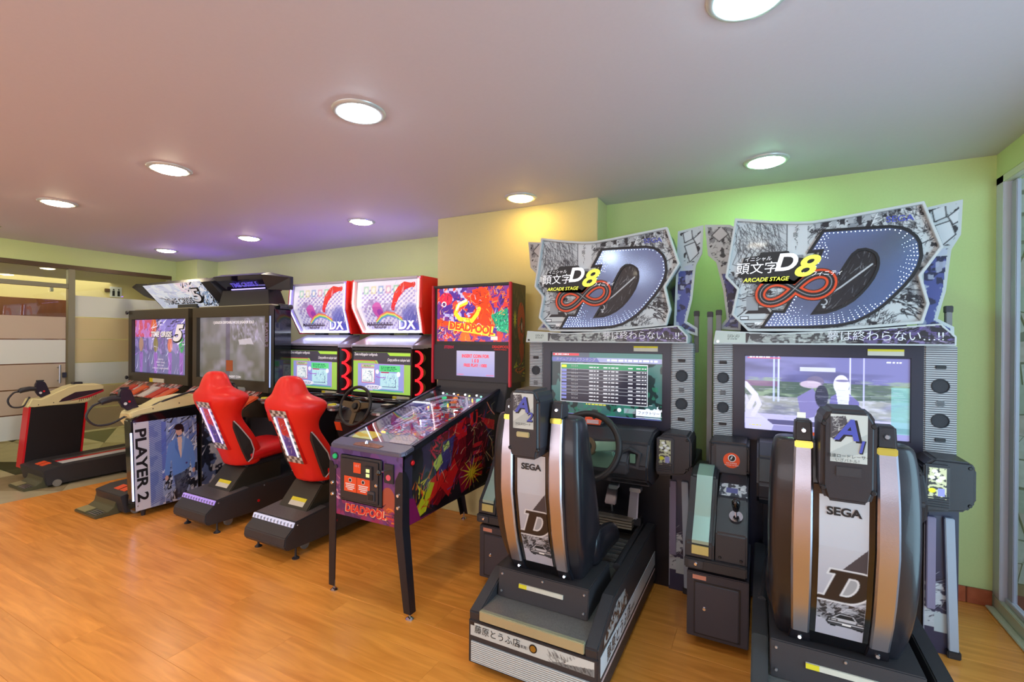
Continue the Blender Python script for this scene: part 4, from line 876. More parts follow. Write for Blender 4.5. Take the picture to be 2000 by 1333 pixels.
    if num == '2': B().box(X-.03, X+.03, 1.772, 1.781, 1.063, 1.085).obj('lamp_plate', mat('brass_yellow_dull', (176, 174, 130), .3, .6), H_, bevel=.003)
    else: B().box(X-.033, X+.033, 1.775, 1.782, 1.055, 1.085).obj('lamp_plate', BLACKM, H_, bevel=.002)
    # frame rods from the base to the cabinet
    B().tube([(X-.23, 2.3, .36), (X-.2, 2.95, .34)], .018, 10).obj('slide_rail', BLACKM, T); B().tube([(X+.26, 2.3, .36), (X+.24, 2.95, .34)], .018, 10).obj('slide_rail', BLACKM, T)
    return T
racer(-.885, '2', ('サイバーズ',  None) if False else ('クロスロード', None), 'sit-down racing machine numbered 2, its monitor showing a ranking table, behind the curved black seat', screen_ranking(), 4.0, False, .008)
racer(.288, '1', ('最速ロードレーサー', 'いざバトル！'), 'sit-down racing machine numbered 1 at the right end, monitor showing a lilac street scene', screen_scene(), 7.0, True, -.045)
# ---------------------------------------------------------------- karting machines (red seats)
REDV = mat('red_moulded_shell', (232, 32, 24), .42, bump=.1, bscale=120, coat=.1)
REDC = mat('red_vinyl', (214, 24, 30), .4, bump=.3, bscale=160)
def kart_art():
    c = Canvas(-.335, .335, 0, .44, .0026, (232, 232, 248)); c.grad((206, 206, 246), (230, 230, 246))
    for i in range(26):
        for j in range(17):
            x = -.33+.026*i; y = .03+.02*j
            if (i+j) % 2 and abs(x) < .3 and y < .36: c.poly([(x, y), (x+.024, y+.004), (x+.026, y+.022), (x+.002, y+.018)], (170, 164, 208))
    c.blotch(.05, .55, (150, 130, 190), 3, .5, box=(-.26,.12,.12,.32)); c.blotch(.03, .6, (120, 96, 160), 4, .5, box=(-.22,.1,.14,.3))
    for k, col in enumerate([(150, 206, 170), (206, 206, 150), (120, 150, 200), (206, 150, 170), (130, 200, 150)]): c.rect(-.26+.085*k, -.20+.085*k, .33, .40, col, .55); c.ell((-.23+.085*k, .365), .018, .022, (235, 240, 240), .6)
    c.ell((-.10,.19), .06, .07, (190, 90, 176), .55); c.ell((-.08,.17), .035, .03, (150, 70, 170), .6)
    for k, col in enumerate([(226, 110, 110), (236, 176, 96), (226, 224, 120), (110, 200, 130), (110, 150, 220)]):     # rainbow road
        c.path([(-.16,.10-.006*k), (-.08,.15-.007*k), (0,.175-.008*k), (.08,.165-.009*k), (.16,.12-.01*k)], .005, col)
    for k in range(9): c.poly([(.12+.006*k,0),(.335,0),(.335,.235-.012*k),(.26,.25-.02*k),(.18,.20-.02*k)], (110-3*k, 116-3*k, 196-2*k), .35)
    for k in range(7): c.path([(.08+.004*k,.20+.02*k), (.13+.004*k,.30+.014*k), (.20,.37+.006*k), (.30,.40-.002*k)], .017, (222, 44+4*k, 58), )
    c.strokes(60, (.06,.33,.05,.42), .08, .003, [(246,246,252),(170,160,210)], 1.0, .5, 12, op=.8)
    c.rect(-.335, .335, 0, .02, (238, 238, 250)); c.rect(-.335, -.30, 0, .44, (240, 240, 252))
    c.rect(-.27, .03, .058, .074, (120, 110, 130)); c.text_bars((-.22,.0,.04,.054), 1, (120, 110, 130), 5, .8)
    s = Canvas(-.34, .34, 0, .365, .0026, (146, 190, 84))
    s.rect(-.34, .34, .29, .365, (66, 62, 72)); s.poly([(-.34,.29),(-.05,.29),(-.03,.26),(.34,.26),(.34,.34),(.02,.34),(-.02,.36),(-.34,.36)], (66, 62, 72)); s.poly([(.1,.335),(.34,.335),(.34,.362),(.07,.362)], (160, 206, 70)); s.path([(-.34,.288),(-.08,.288),(-.055,.262)], .003, (196, 60, 80))
    s.rect(-.28, .26, .02, .26, (142, 150, 214)); s.path([(-.28,.02),(.26,.02),(.26,.26),(-.28,.26)], .002, (170, 130, 200), True)
    s.rect(-.24, -.08, .22, .255, (206, 150, 120), .7); s.rect(-.225, -.08, .235, .25, (160, 206, 150)); s.rect(-.235, -.075, .085, .21, (190, 110, 150)); s.rect(-.228, -.083, .092, .215, (222, 236, 240))
    s.rect(-.02, .22, .195, .25, (92, 206, 130)); s.text_bars((0,.2,.2,.24), 3, (40, 140, 90), 6); s.text_bars((-.21,-.1,.225,.248), 2, (110, 130, 100), 7); s.rect(-.01, .20, .04, .185, (176, 220, 232)); s.rect(.0, .09, .18, .192, (176, 60, 84))
    for (x, y, w) in ((-.155,.15,.06), (.10,.11,.085)):
        s.strokes(26, (x-w,x+w,y-.045,y+.05), .05, .0022, (60, 70, 110), 0, 2, int(x*100)+60, curl=.6); s.path([(x-w,y-.05),(x+w*.8,y-.05),(x+w*.8,y+.02)], .0025, (70, 80, 120))
    s.ell((-.045,.19), .02, .02, (226, 228, 244)); s.ell((.2,.175), .02, .022, (230, 240, 244)); s.path([(-.06,.15),(-.03,.14),(.05,.14)], .004, (150, 100, 190)); s.ell((-.09,.05), .10, .022, (222, 226, 244)); s.text_bars((-.17,-.01,.036,.062), 2, (110, 100, 140), 8); s.rect(-.1, .25, .02, .03, (60, 160, 150))
    b = Canvas(-.068, .068, 0, .385, .0026, (206, 206, 206))
    for i in range(6):
        for j in range(16):
            if (i+j) % 2: b.rect(-.068+.0227*i, -.068+.0227*(i+1), .024*j, .024*(j+1), (96, 92, 96))
    b.poly([(-.042,.05),(.042,.05),(.042,.33),(.02,.345),(-.02,.345),(-.042,.33)], (150, 140, 200)); b.poly([(-.036,.05),(.036,.05),(.02,.19),(-.03,.21)], (74, 66, 176)); b.poly([(-.03,.21),(.03,.19),(.036,.33),(-.02,.335)], (206, 44, 58)); b.strokes(26, (-.035,.035,.06,.33), .05, .003, [(226,226,240),(110,80,180),(232,200,180)], .8, .6, 5)
    return c, s, b
KM, KS, KB = kart_art()
def kart(cx, label, ledc, ledm, lab_seatprint):
    setorg(cx, 2.6, 0); X = cx; S = cx+.03; Bc = cx-.03
    T = thing('karting_machine', label, 'arcade machine', (cx, 2.6, 0), 'karting machines with red seats')
    LED = mat(ledm, ledc, .3, emit=2.0)
    # base under the seat
    pr = [(2.037, .165), (2.03, .11), (2.055, .078), (2.3, .07), (2.98, .07), (2.98, .30), (2.374, .275), (2.11, .246), (2.096, .215)]
    bs = B().pyz(pr, S-.213, S+.213).obj('seat_base', BLACKM, T, bevel=.006)
    B().prism([(S-.208, 2.092, .218), (S+.208, 2.092, .218), (S+.208, 2.104, .246), (S-.208, 2.104, .246)], [(S-.208, 2.10, .216), (S+.208, 2.10, .216), (S+.208, 2.114, .245), (S-.208, 2.114, .245)]).obj('light_strip', mat('dim_'+ledm, tuple(int(v*.8) for v in ledc), .3, emit=.7), bs)
    for k in range(24): B().box(S-.2+.0172*k, S-.196+.0172*k, 2.088, 2.10, .221, .240).obj('light_divider', STEEL, bs) if k % 2 else None
    B().prism([(S-.205, 2.125, .247), (S+.205, 2.125, .247), (S+.205, 2.37, .2745), (S-.205, 2.37, .2745)], [(S-.205, 2.125, .251), (S+.205, 2.125, .251), (S+.205, 2.37, .2785), (S-.205, 2.37, .2785)]).obj('tread_cover', mat('dark_tread', (120, 118, 122), .35, .6, bump=.8, bscale=120, vary=.2), bs)
    for s in (-1, 1):
        f = B().cyl((S+s*.195, 2.13, .012), Z_, .007, .09, 10).obj('levelling_foot', BLACKM, bs); B().lathe([(.024, 0), (.024, .006), (.012, .014), (.008, .02)], (S+s*.195, 2.13, 0), 16).obj('foot_pad', BLACK, f)
        B().cyl((S+s*.12-.012, 2.26, .033), X_, .033, .024, 24).obj('castor', mat('grey_castor', (150, 146, 140), .4, .3), bs, bevel=.004)
    B().tube([(S+.205, 2.45, .15), (S+.217, 2.45, .15)], .011, 12).obj('red_button', RED, bs)
    bolts('screw', [(S+.213, y, z) for y, z in ((2.13, .225), (2.5, .262), (2.8, .275))], X_, .006, bs)
    # seat bracket
    br = B().prism([(S-.15, 2.245, .258), (S+.15, 2.245, .258), (S+.15, 2.70, .28), (S-.15, 2.70, .28)], [(S-.145, 2.385, .42), (S+.145, 2.385, .42), (S+.145, 2.70, .44), (S-.145, 2.70, .44)]).obj('seat_bracket', mat('olive_black_steel', (54, 50, 42), .4, .2, vary=.1), T, bevel=.006)
    n = Vector((0, -.162, .14)).normalized()
    def slab(x0, x1, t0, t1, m, nm, lift=.002):
        A = lambda t: (2.245+.14*t, .258+.162*t); (y0, z0), (y1, z1) = A(t0), A(t1); dy, dz = -.75*lift, .65*lift
        B().prism([(x0, y0+dy, z0+dz), (x1, y0+dy, z0+dz), (x1, y1+dy, z1+dz), (x0, y1+dy, z1+dz)], [(x0, y0, z0), (x1, y0, z0), (x1, y1, z1), (x0, y1, z1)]).obj(nm, m, br)
    slab(S-.06, S+.09, .14, .30, PALEST, 'caution_label'); slab(S-.06, S+.09, .30, .42, YELST, 'caution_label')
    # shell
    R = []
    for z, w, y0, d in ((.43, .15, 2.365, .10), (.45, .17, 2.36, .16), (.52, .183, 2.335, .20), (.62, .19, 2.29, .20), (.72, .182, 2.245, .19), (.80, .175, 2.21, .16), (.86, .183, 2.19, .15), (.91, .205, 2.168, .17), (.955, .238, 2.155, .20), (.995, .254, 2.15, .225), (1.025, .248, 2.15, .22), (1.045, .222, 2.152, .20), (1.062, .182, 2.156, .165), (1.08, .146, 2.16, .135), (1.11, .132, 2.165, .12), (1.15, .118, 2.175, .10), (1.185, .092, 2.19, .08), (1.208, .05, 2.205, .05)):
        R.append([(S-w*.5, y0-.028, z), (S, y0-.030, z), (S+w*.5, y0-.028, z), (S+w*.8, y0+.015, z), (S+w, y0+d*.45, z), (S+w*.99, y0+d*.85, z), (S+w*.86, y0+d, z), (S+w*.68, y0+d*.7, z), (S+w*.3, y0+d*.5, z), (S-w*.3, y0+d*.5, z), (S-w*.68, y0+d*.7, z), (S-w*.86, y0+d, z), (S-w*.99, y0+d*.85, z), (S-w, y0+d*.45, z), (S-w*.8, y0+.015, z)])
    SE = B().loft(R).obj('seat', REDV, T, smooth=True, sub=1)
    for s in (-1, 1):
        lf = [(2.262, .82), (2.268, .76), (2.30, .66), (2.335, .57), (2.385, .475), (2.415, .50), (2.425, .57), (2.395, .65), (2.345, .72), (2.30, .78)]
        xs = lambda z: S+s*np.interp(z, [.43, .45, .52, .62, .72, .8, .85], [.15, .17, .183, .19, .182, .175, .185])
        A = [(xs(z)-s*.02, y, z) for y, z in lf]; Bq = [(xs(z)+s*.0035, y, z) for y, z in lf]
        p_ = B().prism(A, Bq).obj('side_insert', mat('black_mesh_fabric', (38, 34, 34), .8, bump=.6, bscale=500), SE)
        B().tube([(xs(z)+s*.003, y, z) for y, z in lf[4:]+[lf[0]]], .005, 6).obj('piping', mat('grey_piping', (196, 186, 190), .5), p_, smooth=True)
    # rear print with its light bars, leaning like the shell
    o_ = Vector((S+.016, 2.268, .582)); up = Vector((0, -.145, .375)).normalized()
    tl = Vector((0, -.95, -.3)).normalized()
    pl_ = B().prism([o_+Vector((-.088, .0, 0)), o_+Vector((.088, .0, 0)), o_+Vector((.088, 0, 0))+up*.425, o_+Vector((-.088, 0, 0))+up*.425], [o_+Vector((-.088, .05, 0)), o_+Vector((.088, .05, 0)), o_+Vector((.088, .06, 0))+up*.425, o_+Vector((-.088, .06, 0))+up*.425]).obj('print_plate', REDV, SE, bevel=.003)
    print_mesh('rear_print', KB, GLOSSPRINT, pl_, o_+tl*.0015+up*.004, (1.25, 0, 0), up*1.085, label=lab_seatprint)
    for s in (-1, 1):
        B().tube([o_+tl*.004+up*.06+Vector((s*.055, 0, 0)), o_+tl*.004+up*.365+Vector((s*.055, 0, 0))], .0045, 8).obj('light_bar', LED, pl_)
    # cushion
    cu = B().loft([[(S-.19, y, z-.14), (S-.205, y, z-.03), (S-.14, y, z+.012), (S-.06, y, z), (S+.06, y, z), (S+.14, y, z+.012), (S+.205, y, z-.03), (S+.19, y, z-.14)] for y, z in ((2.34, .575), (2.45, .575), (2.6, .59), (2.78, .60), (2.84, .57))]).obj('seat_cushion', REDC, SE, smooth=True, sub=1)
    B().box(S-.14, S+.14, 2.40, 2.74, .42, .47).obj('seat_pan', BLACK, SE, bevel=.01)
    # screen cabinet
    f0, f1, b0_, b1_ = Bc-.35, Bc+.35, Bc-.43, Bc+.43
    B().pxy([(f0, 3.20), (f1, 3.20), (b1_, 3.36), (b1_, 3.80), (b0_, 3.80), (b0_, 3.36)], .02, 1.40).obj('cabinet_body', mat('brown_black_laminate', (30, 24, 24), .3), T, bevel=.005)
    B().ringxz([(f0, .955), (f1, .955), (f1, 1.40), (f0, 1.40)], [(f0+.012, .975), (f1-.012, .975), (f1-.012, 1.362), (f0+.012, 1.362)], 3.185, 3.2).obj('screen_bezel', BLACK, T, bevel=.002)
    sc = print_mesh('display', KS, SCREEN, T, (Bc, 3.194, .985), X_, Z_)
    text('Zona multijugador configurada', (Bc-.32, 3.1925, 1.328), X_, Z_, .034, mat('screen_white', (245, 245, 255), .3, emit=.25), sc, align='LEFT', bold=.02, sx=.66)
    text('¡Carga posible en cualquier lado!', (Bc+.33, 3.1925, 1.285), X_, Z_, .033, mat('screen_white'), sc, align='RIGHT', bold=.02, sx=.58)
    HM = mat('hood_silver', (196, 196, 220), .28, .6)
    B().loft([[(f0-.01, 3.185, 1.385), (f1+.01, 3.185, 1.385), (b1_, 3.37, 1.385), (b0_, 3.37, 1.385)], [(f0-.01, 3.185, 1.415), (f1+.01, 3.185, 1.415), (b1_, 3.37, 1.42), (b0_, 3.37, 1.42)], [(f0+.05, 3.37, 1.505), (f1-.03, 3.37, 1.505), (f1-.03, 3.5, 1.505), (f0+.05, 3.5, 1.505)]]).obj('hood', HM, T, bevel=.004)
    # red crescent lights down the chamfered right side
    RL = mat('red_neon', (240, 30, 40), .3, emit=1.6); w_ = Vector((.08, .16, 0)).normalized(); nn = Vector((w_.y, -w_.x, 0))
    for sgn in (1, -1):
        for k in range(3):
            zc = 1.305-.128*k
            base = Vector((Bc+sgn*(.35+.012), 3.20+.02, zc)); ww = Vector((sgn*w_.x, w_.y, 0)); n3 = Vector((sgn*nn.x, nn.y, 0))
            arc = [base+ww*(.055*math.cos(t))+Vector((0, 0, .06*math.sin(t)))+n3*.006 for t in [math.pi*(-.5+i/12) for i in range(13)]]
            a_ = B().tube(arc, .0065, 8).obj('neon_crescent', RL, T, smooth=True)
            B().tube([p+ww*.014+n3*-.001 for p in arc], .006, 8).obj('neon_crescent', RL, a_, smooth=True)
            cr = [base+ww*(.105*math.cos(t)*.95)+Vector((0, 0, .058*math.sin(t)))-n3*-.002 for t in [math.pi*(-.5+i/12) for i in range(13)]]; ci = [base+ww*(.075*math.cos(t))+Vector((0, 0, .058*math.sin(t)))+n3*.002 for t in [math.pi*(-.5+i/12) for i in range(13)]]
            q = cr+ci[::-1]; B().prism([p+n3*.001 for p in q], [p-n3*.004 for p in q]).obj('crescent_reflection', mat('tan_reflection', (150, 128, 70), .35, .5), a_)  # tan crescent is a reflection behind the tubes, put in as colour
    B().box(Bc+.16, Bc+.34, 3.165, 3.18, .945, .972).obj('caution_label', PALEST, T); B().box(Bc+.16, Bc+.205, 3.1635, 3.165, .945, .972).obj('caution_label', YELST, T)
    # illuminated sign
    yp = lambda z: np.interp(z, [1.52, 1.76, 2.01], [3.34, 3.235, 3.25])
    hw = lambda z: np.interp(z, [1.52, 1.62, 1.80, 2.01], [.355, .375, .40, .395])
    zz = [1.525, 1.57, 1.62, 1.68, 1.74, 1.80, 1.87, 1.94, 2.005]
    B().loft([[(Bc-hw(z)+.02, yp(z)+.01, z), (Bc+hw(z)-.02, yp(z)+.01, z), (Bc+hw(z)-.02, 3.62, z), (Bc-hw(z)+.02, 3.62, z)] for z in zz]).obj('sign_box', WHITEP, T)
    KMc = mat('sign_backlit', attr=True, rough=.18, attr_emit=.42)
    sgp = print_mesh('sign_print', KM, KMc, T, (Bc, 0, 0), X_, Z_)
    co = np.empty(len(sgp.data.vertices)*3, np.float32); sgp.data.vertices.foreach_get('co', co); co = co.reshape(-1, 3)
    z = 1.53+co[:, 2]/.44*.465; sc_ = np.interp(z, [1.52, 1.62, 1.80, 2.01], [.92, .97, 1.05, 1.04]); co[:, 0] = (co[:, 0]-(Bc-ORG.x))*sc_+(Bc-ORG.x); co[:, 1] = np.interp(z, [1.52, 1.76, 2.01], [3.34, 3.235, 3.25])+.007-ORG.y; co[:, 2] = z
    sgp.data.vertices.foreach_set('co', co.ravel()); sgp.data.update()
    text('MARIOKART', (Bc-.13, 3.302, 1.605), X_, Z_, .052, mat('grey_violet_ink', (110, 100, 140), .4), sgp, bold=.03, sx=.95, track=1.1); text('ARCADE GP', (Bc-.13, 3.318, 1.572), X_, Z_, .026, mat('grey_violet_ink'), sgp, bold=.03)
    text('DX', (Bc+.20, 3.297, 1.60), X_, Z_, .13, mat('white_lilac', (226, 226, 250), .3, emit=.8), sgp, bold=.03); text('DX', (Bc+.205, 3.299, 1.597), X_, Z_, .145, mat('violet_ink', (104, 90, 190), .4, emit=.3), sgp, bold=.05)
    for s in (-1, 1):
        sd = B().loft([[(Bc+s*hw(z), yp(z)-.012, z), (Bc+s*(hw(z)+.022), yp(z)-.006, z), (Bc+s*(hw(z)+.022), 3.63, z), (Bc+s*hw(z), 3.63, z)] for z in [1.515]+zz[1:-1]+[2.018]]).obj('sign_side', REDV, T, bevel=.003)
        tw = B().loft([[(Bc+s*(hw(z)-.028), yp(z)-.012, z), (Bc+s*(hw(z)-.002), yp(z)-.014, z), (Bc+s*(hw(z)-.002), yp(z)+.01, z), (Bc+s*(hw(z)-.028), yp(z)+.01, z)] for z in zz]).obj('led_channel', mat('pink_white_channel_'+('a' if s > 0 else 'b')+ledm, (250, 176, 176) if 'white' in ledm else (176, 160, 240), .3, emit=.35), T)
        dots = B()
        for k in range(34):
            z = 1.535+.0137*k; dots.box(Bc+s*(hw(z)-.017)-.005, Bc+s*(hw(z)-.017)+.005, yp(z)-.0165, yp(z)-.012, z-.0035, z+.0035)
        stuff(dots.obj('led_dots', LEDW, tw))
    B().box(Bc-.37, Bc+.37, 3.225, 3.26, 2.0, 2.016).obj('sign_rail', mat('lilac_rail', (196, 190, 214), .3, .4), T)
    B().box(Bc-.36, Bc+.36, 3.27, 3.30, 2.006, 2.014).obj('ceiling_tint_strip', mat('violet_ceiling_tint', (110, 80, 255), .3, emit=13), T)  # glowing strip added on top of the sign to tint the ceiling violet
    dots = B()
    for k in range(40): dots.box(Bc-.33+.0168*k, Bc-.323+.0168*k, 3.325, 3.335, 1.527, 1.534)
    stuff(dots.obj('led_dots', LEDW, T))
    for x in (Bc-.22, Bc+.13): B().box(x, x+.13, 3.40, 3.46, 1.49, 1.53).obj('sign_post', BLACK, T)
    # dashboard pod with wheel and button
    pod = B().pyz([(2.98, .02), (2.90, .60), (2.84, .78), (2.90, .885), (3.05, .93), (3.2, .945), (3.2, .02)], S-.26, S+.26).obj('dashboard', BLACK, T, bevel=.015, seg=3)
    B().tube([(S-.36, 3.17, .945), (S-.30, 3.06, .95), (S-.12, 2.97, .955), (S+.14, 2.97, .955), (S+.32, 3.06, .95), (S+.38, 3.17, .945)], .022, 10).obj('dash_rail', BLACKG, pod, smooth=True)
    for s in (-1, 1):
        B().pxy(smooth_poly([(S+s*.20, 2.78), (S+s*.31, 2.80), (S+s*.37, 2.95), (S+s*.36, 3.19), (S+s*.12, 3.19), (S+s*.16, 2.9)], 2), .865, .885).obj('console_wing', STEEL, pod, bevel=.005)
        B().prism([(S+s*.17, 2.86, .89), (S+s*.27, 2.86, .89), (S+s*.30, 2.98, .915), (S+s*.17, 2.98, .915)], [(S+s*.17, 2.86, .886), (S+s*.27, 2.86, .886), (S+s*.30, 2.98, .886), (S+s*.17, 2.98, .886)]).obj('dash_panel', mat('dash_grey', (110, 114, 130), .35), pod)
    bw = B().lathe([(.03, 0), (.055, .004), (.062, .02), (.056, .026), (.045, .020), (.04, .012)], (S-.265, 2.835, .885), 28).obj('button_bowl', STEEL, pod, smooth=True)
    B().lathe([(.001, .03), (.030, .028), (.036, .02), (.036, 0)], (S-.265, 2.835, .892), 24).obj('yellow_button', mat('yellow_button', (222, 216, 20), .3, coat=.4), bw, smooth=True)
    B().box(S+.21, S+.29, 2.90, 2.98, .915, .935).obj('card_pad', BLACKM, pod, bevel=.004); B().box(S+.215, S+.285, 2.905, 2.975, .935, .938).obj('card_pad_top', PALEST, pod)
    B().box(S-.235, S-.165, 2.87, 2.874, .70, .775).obj('warning_sticker', ORANGE, pod) if False else B().prism([(S-.245, 2.862, .695), (S-.175, 2.862, .695), (S-.175, 2.837, .77), (S-.245, 2.837, .77)], [(S-.245, 2.872, .695), (S-.175, 2.872, .695), (S-.175, 2.847, .77), (S-.245, 2.847, .77)]).obj('warning_sticker', ORANGE, pod)
    steering_wheel(T, (S+.035, 2.80, .925), .158, .32, .013, mat('dark_bronze_spoke', (96, 84, 66), .35, .7))
    return T
kart(-2.96, 'red-seated karting machine with white-glowing seat light bars, beside the pinball machine', (225, 228, 255), 'white_seat_led', 'upright chequered print between two white light bars')
kart(-3.84, 'red-seated karting machine with violet-glowing seat light bars, beside the shooting machines', (190, 160, 255), 'violet_seat_led', 'upright chequered print between two violet light bars')
# ---------------------------------------------------------------- pinball machine
def pinball():
    x0, x1 = -2.205, -1.665
    setorg(-1.93, 2.6, 0)
    T = thing('pinball_machine', 'pinball machine on black legs with red and black artwork, in front of the warm-lit pillar', 'pinball machine', (-1.93, 2.6, 0))
    def zt(y): return .862+(y-1.95)*.238
    side = [(1.95, .465), (1.95, .845), (2.92, zt(2.92)-.012), (3.06, 1.15), (3.22, 1.15), (3.22, .50), (2.9, .497), (2.1, .465)]
    S_ = mat('black_cabinet_side', (24, 20, 26), .32, coat=.2)
    rs = B().pyz(side, x1-.018, x1).obj('cabinet_side', S_, T, bevel=.002); ls = B().pyz(side, x0, x0+.018).obj('cabinet_side', S_, T, bevel=.002)
    fr = B().box(x0, x1, 1.945, 1.965, .465, .845).obj('cabinet_front', S_, T, bevel=.002)
    B().box(x0+.018, x1-.018, 1.965, 3.2, .465, .48).obj('cabinet_floor', BLACKM, T)
    # painted side: red figure-like flames, violet streaks, yellow bursts
    c = Canvas(1.95, 3.06, .465, 1.14, .003, (22, 16, 22))
    c.blotch(.12, .5, (44, 36, 44), 2, .6); c.rect(1.95, 2.02, .46, .9, (64, 56, 92), .6); c.blotch(.1, .55, (80, 60, 120), 5, .5, box=(1.95,2.3,.6,.9))
    c.strokes(70, (2.2,2.62,.78,.95), .10, .010, [(206, 24, 60), (170, 20, 70), (230, 30, 40)], 2.6, .5, 3, curl=.3)
    c.poly([(2.30,.90),(2.52,.98),(2.70,.93),(2.72,.80),(2.60,.66),(2.45,.60),(2.25,.50),(2.12,.55),(2.25,.70)], (120, 14, 26))
    c.poly([(2.55,.93),(2.78,.93),(2.84,.78),(2.72,.55),(2.55,.62)], (70, 12, 22)); c.ell((2.64,.97), .05, .075, (200, 20, 26)); c.ell((2.65,.96), .02, .045, (26, 16, 26))
    c.poly([(2.40,.92),(2.54,.98),(2.56,.86),(2.46,.84)], (196, 20, 30)); c.poly([(2.72,.95),(2.92,.90),(2.95,.82),(2.82,.86)], (186, 20, 30))
    for k in range(5): c.rect(2.63, 2.75, .76-.05*k, .785-.05*k, (196, 30, 36))
    c.poly([(2.1,.62),(2.30,.72),(2.36,.66),(2.22,.56),(2.12,.52)], (214, 30, 28)); c.poly([(2.28,.60),(2.42,.74),(2.46,.66),(2.36,.52)], (206, 26, 30)); c.poly([(2.46,.62),(2.64,.70),(2.62,.52),(2.50,.50)], (140, 10, 44)); c.poly([(2.30,.86),(2.42,.88),(2.38,.70),(2.26,.68)], (66, 50, 110)); c.poly([(2.2,.75),(2.28,.80),(2.30,.74),(2.24,.70)], (190, 206, 90)); c.poly([(2.30,.84),(2.36,.86),(2.37,.82),(2.31,.80)], (196, 210, 110))
    for k in range(14):
        a = 2*math.pi*k/14; c.line((2.62,.60), (2.62+.14*math.cos(a), .60+.11*math.sin(a)), .008, (232, 196, 40), .001)
    c.poly([(2.03,.52),(2.12,.60),(2.16,.66),(2.22,.64),(2.14,.50),(2.06,.48)], (190, 190, 30)); c.strokes(30, (2.02,2.18,.5,.7), .08, .006, [(226, 206, 40), (206, 90, 20)], 1.1, .5, 9)
    c.strokes(60, (2.2,2.95,.52,1.0), .16, .0028, [(226, 190, 150), (214, 60, 50), (90, 70, 150), (16, 12, 18)], .9, .9, 10, curl=.5); c.strokes(50, (2.1,2.9,.5,1.0), .1, .006, [(20, 14, 20), (196, 20, 30), (60, 44, 100)], .6, .8, 11, curl=.4)
    c.path([(2.70,1.02),(2.74,1.08),(2.80,1.05),(2.86,.98),(2.93,.93)], .004, (222, 120, 90)); c.path([(2.80,.70),(2.90,.62),(2.88,.76),(2.84,.80)], .004, (206, 170, 120)); c.rect(2.0, 2.95, .465, .475, (150, 24, 90)); c.poly([(2.0,.465),(2.1,.465),(2.04,.6),(1.97,.62)], (130, 24, 84))
    c.strokes(90, (2.2,2.9,.55,1.0), .09, .004, [(230, 50, 40), (16, 12, 18), (206, 30, 60), (90, 80, 160)], 1.0, .5, 21, curl=.35); c.strokes(26, (2.35,2.9,.6,1.0), .14, .0022, [(226, 206, 120), (240, 120, 100)], 1.1, .6, 22, curl=.6)
    pr = print_mesh('side_print', c, GLOSSPRINT, rs, (x1+.0012, 0, 0), Y_, Z_, in_poly([(1.953,.468),(1.953,.83),(2.92,1.07),(2.9,.50),(2.1,.468)]))
    # front
    c = Canvas(x0, x1, .465, .845, .0028, (70, 50, 110)); c.grad((150, 30, 90), (84, 70, 140)); c.blotch(.07, .5, (60, 40, 100), 3, .7); c.blotch(.05, .6, (120, 60, 130), 4, .6)
    c.strokes(40, (x0+.02,x0+.14,.55,.68), .05, .006, [(222, 206, 230), (206, 130, 170), (90, 70, 130)], 2.4, .4, 5); c.ell((x0+.44,.60), .05, .07, (170, 80, 60)); c.strokes(50, (x0+.33,x1-.02,.48,.56), .06, .006, [(206, 60, 50), (226, 120, 40), (60, 20, 60)], .2, .6, 6)
    print_mesh('front_print', c, GLOSSPRINT, fr, (0, 1.9438, 0), X_, Z_)
    text('DEADPOOL', (x0+.275, 1.9425, .513), X_, Z_, .058, mat('red_lettering', (226, 50, 44), .4), fr, bold=.04, sx=.95, shear=.1); text('DEADPOOL', (x0+.276, 1.9431, .512), X_, Z_, .061, mat('cream_lettering', (240, 190, 150), .4), fr, bold=.06, sx=.94, shear=.1)
    D_ = B().box(-2.115, -1.80, 1.932, 1.946, .553, .815).obj('coin_door', BLACKM, T, bevel=.010, seg=3)
    B().box(-2.098, -1.817, 1.926, 1.933, .568, .80).obj('door_panel', BLACK, D_, bevel=.005)
    def st(a, b, z0, z1, nm='warning_sticker', m=ORANGE, y=1.925): return B().box(a, b, y-.0012, y+.001, z0, z1).obj(nm, m, D_)
    st(-2.0, -1.945, .725, .782); text('1/2 C', (-1.972, 1.9232, .765), X_, Z_, .016, INKWHITE, D_)
    for a in (-2.07, -1.972):
        s_ = st(a, a+.094, .615, .70); B().cyl((a+.047, 1.9232, .68), (0, -1, 0), .012, .0006, 18).obj('sticker_ring', INKWHITE, D_); B().cyl((a+.047, 1.9226, .68), (0, -1, 0), .009, .0006, 18).obj('sticker_symbol', INKBLACK, D_)
        for j, w in enumerate((.07, .062, .066, .04)): B().box(a+.047-w/2, a+.047+w/2, 1.9225, 1.924, .656-.010*j, .661-.010*j).obj('sticker_line', INKWHITE, D_)
    cs = B().box(-1.915, -1.855, 1.917, 1.927, .70, .775).obj('coin_slot', BLACK, D_, bevel=.004)
    for z in (.716, .742): B().box(-1.897, -1.873, 1.9145, 1.9175, z, z+.018).obj('lit_window', mat('green_lit_window', (206, 220, 150), .3, emit=.6), cs)
    B().box(-1.895, -1.84, 1.92, 1.927, .585, .64).obj('reject_flap', DKGREY, D_, bevel=.003); B().box(-1.885, -1.85, 1.917, 1.921, .593, .623).obj('reject_cup', INKBLACK, D_)
    bolts('lock', [(-1.835, 1.926, .675)], (0, -1, 0), .010, D_, CHROME)
    gb = B().cyl((-2.16, 1.944, .795), (0, -1, 0), .022, .004, 24).obj('button_ring', BLACK, T); B().cyl((-2.16, 1.940, .795), (0, -1, 0), .015, .008, 20, .013).obj('start_button', mat('green_button', (30, 180, 110), .3, emit=.25), gb)
    B().cyl((-2.155, 1.944, .735), (0, -1, 0), .012, .006, 16).obj('black_button', BLACK, T)
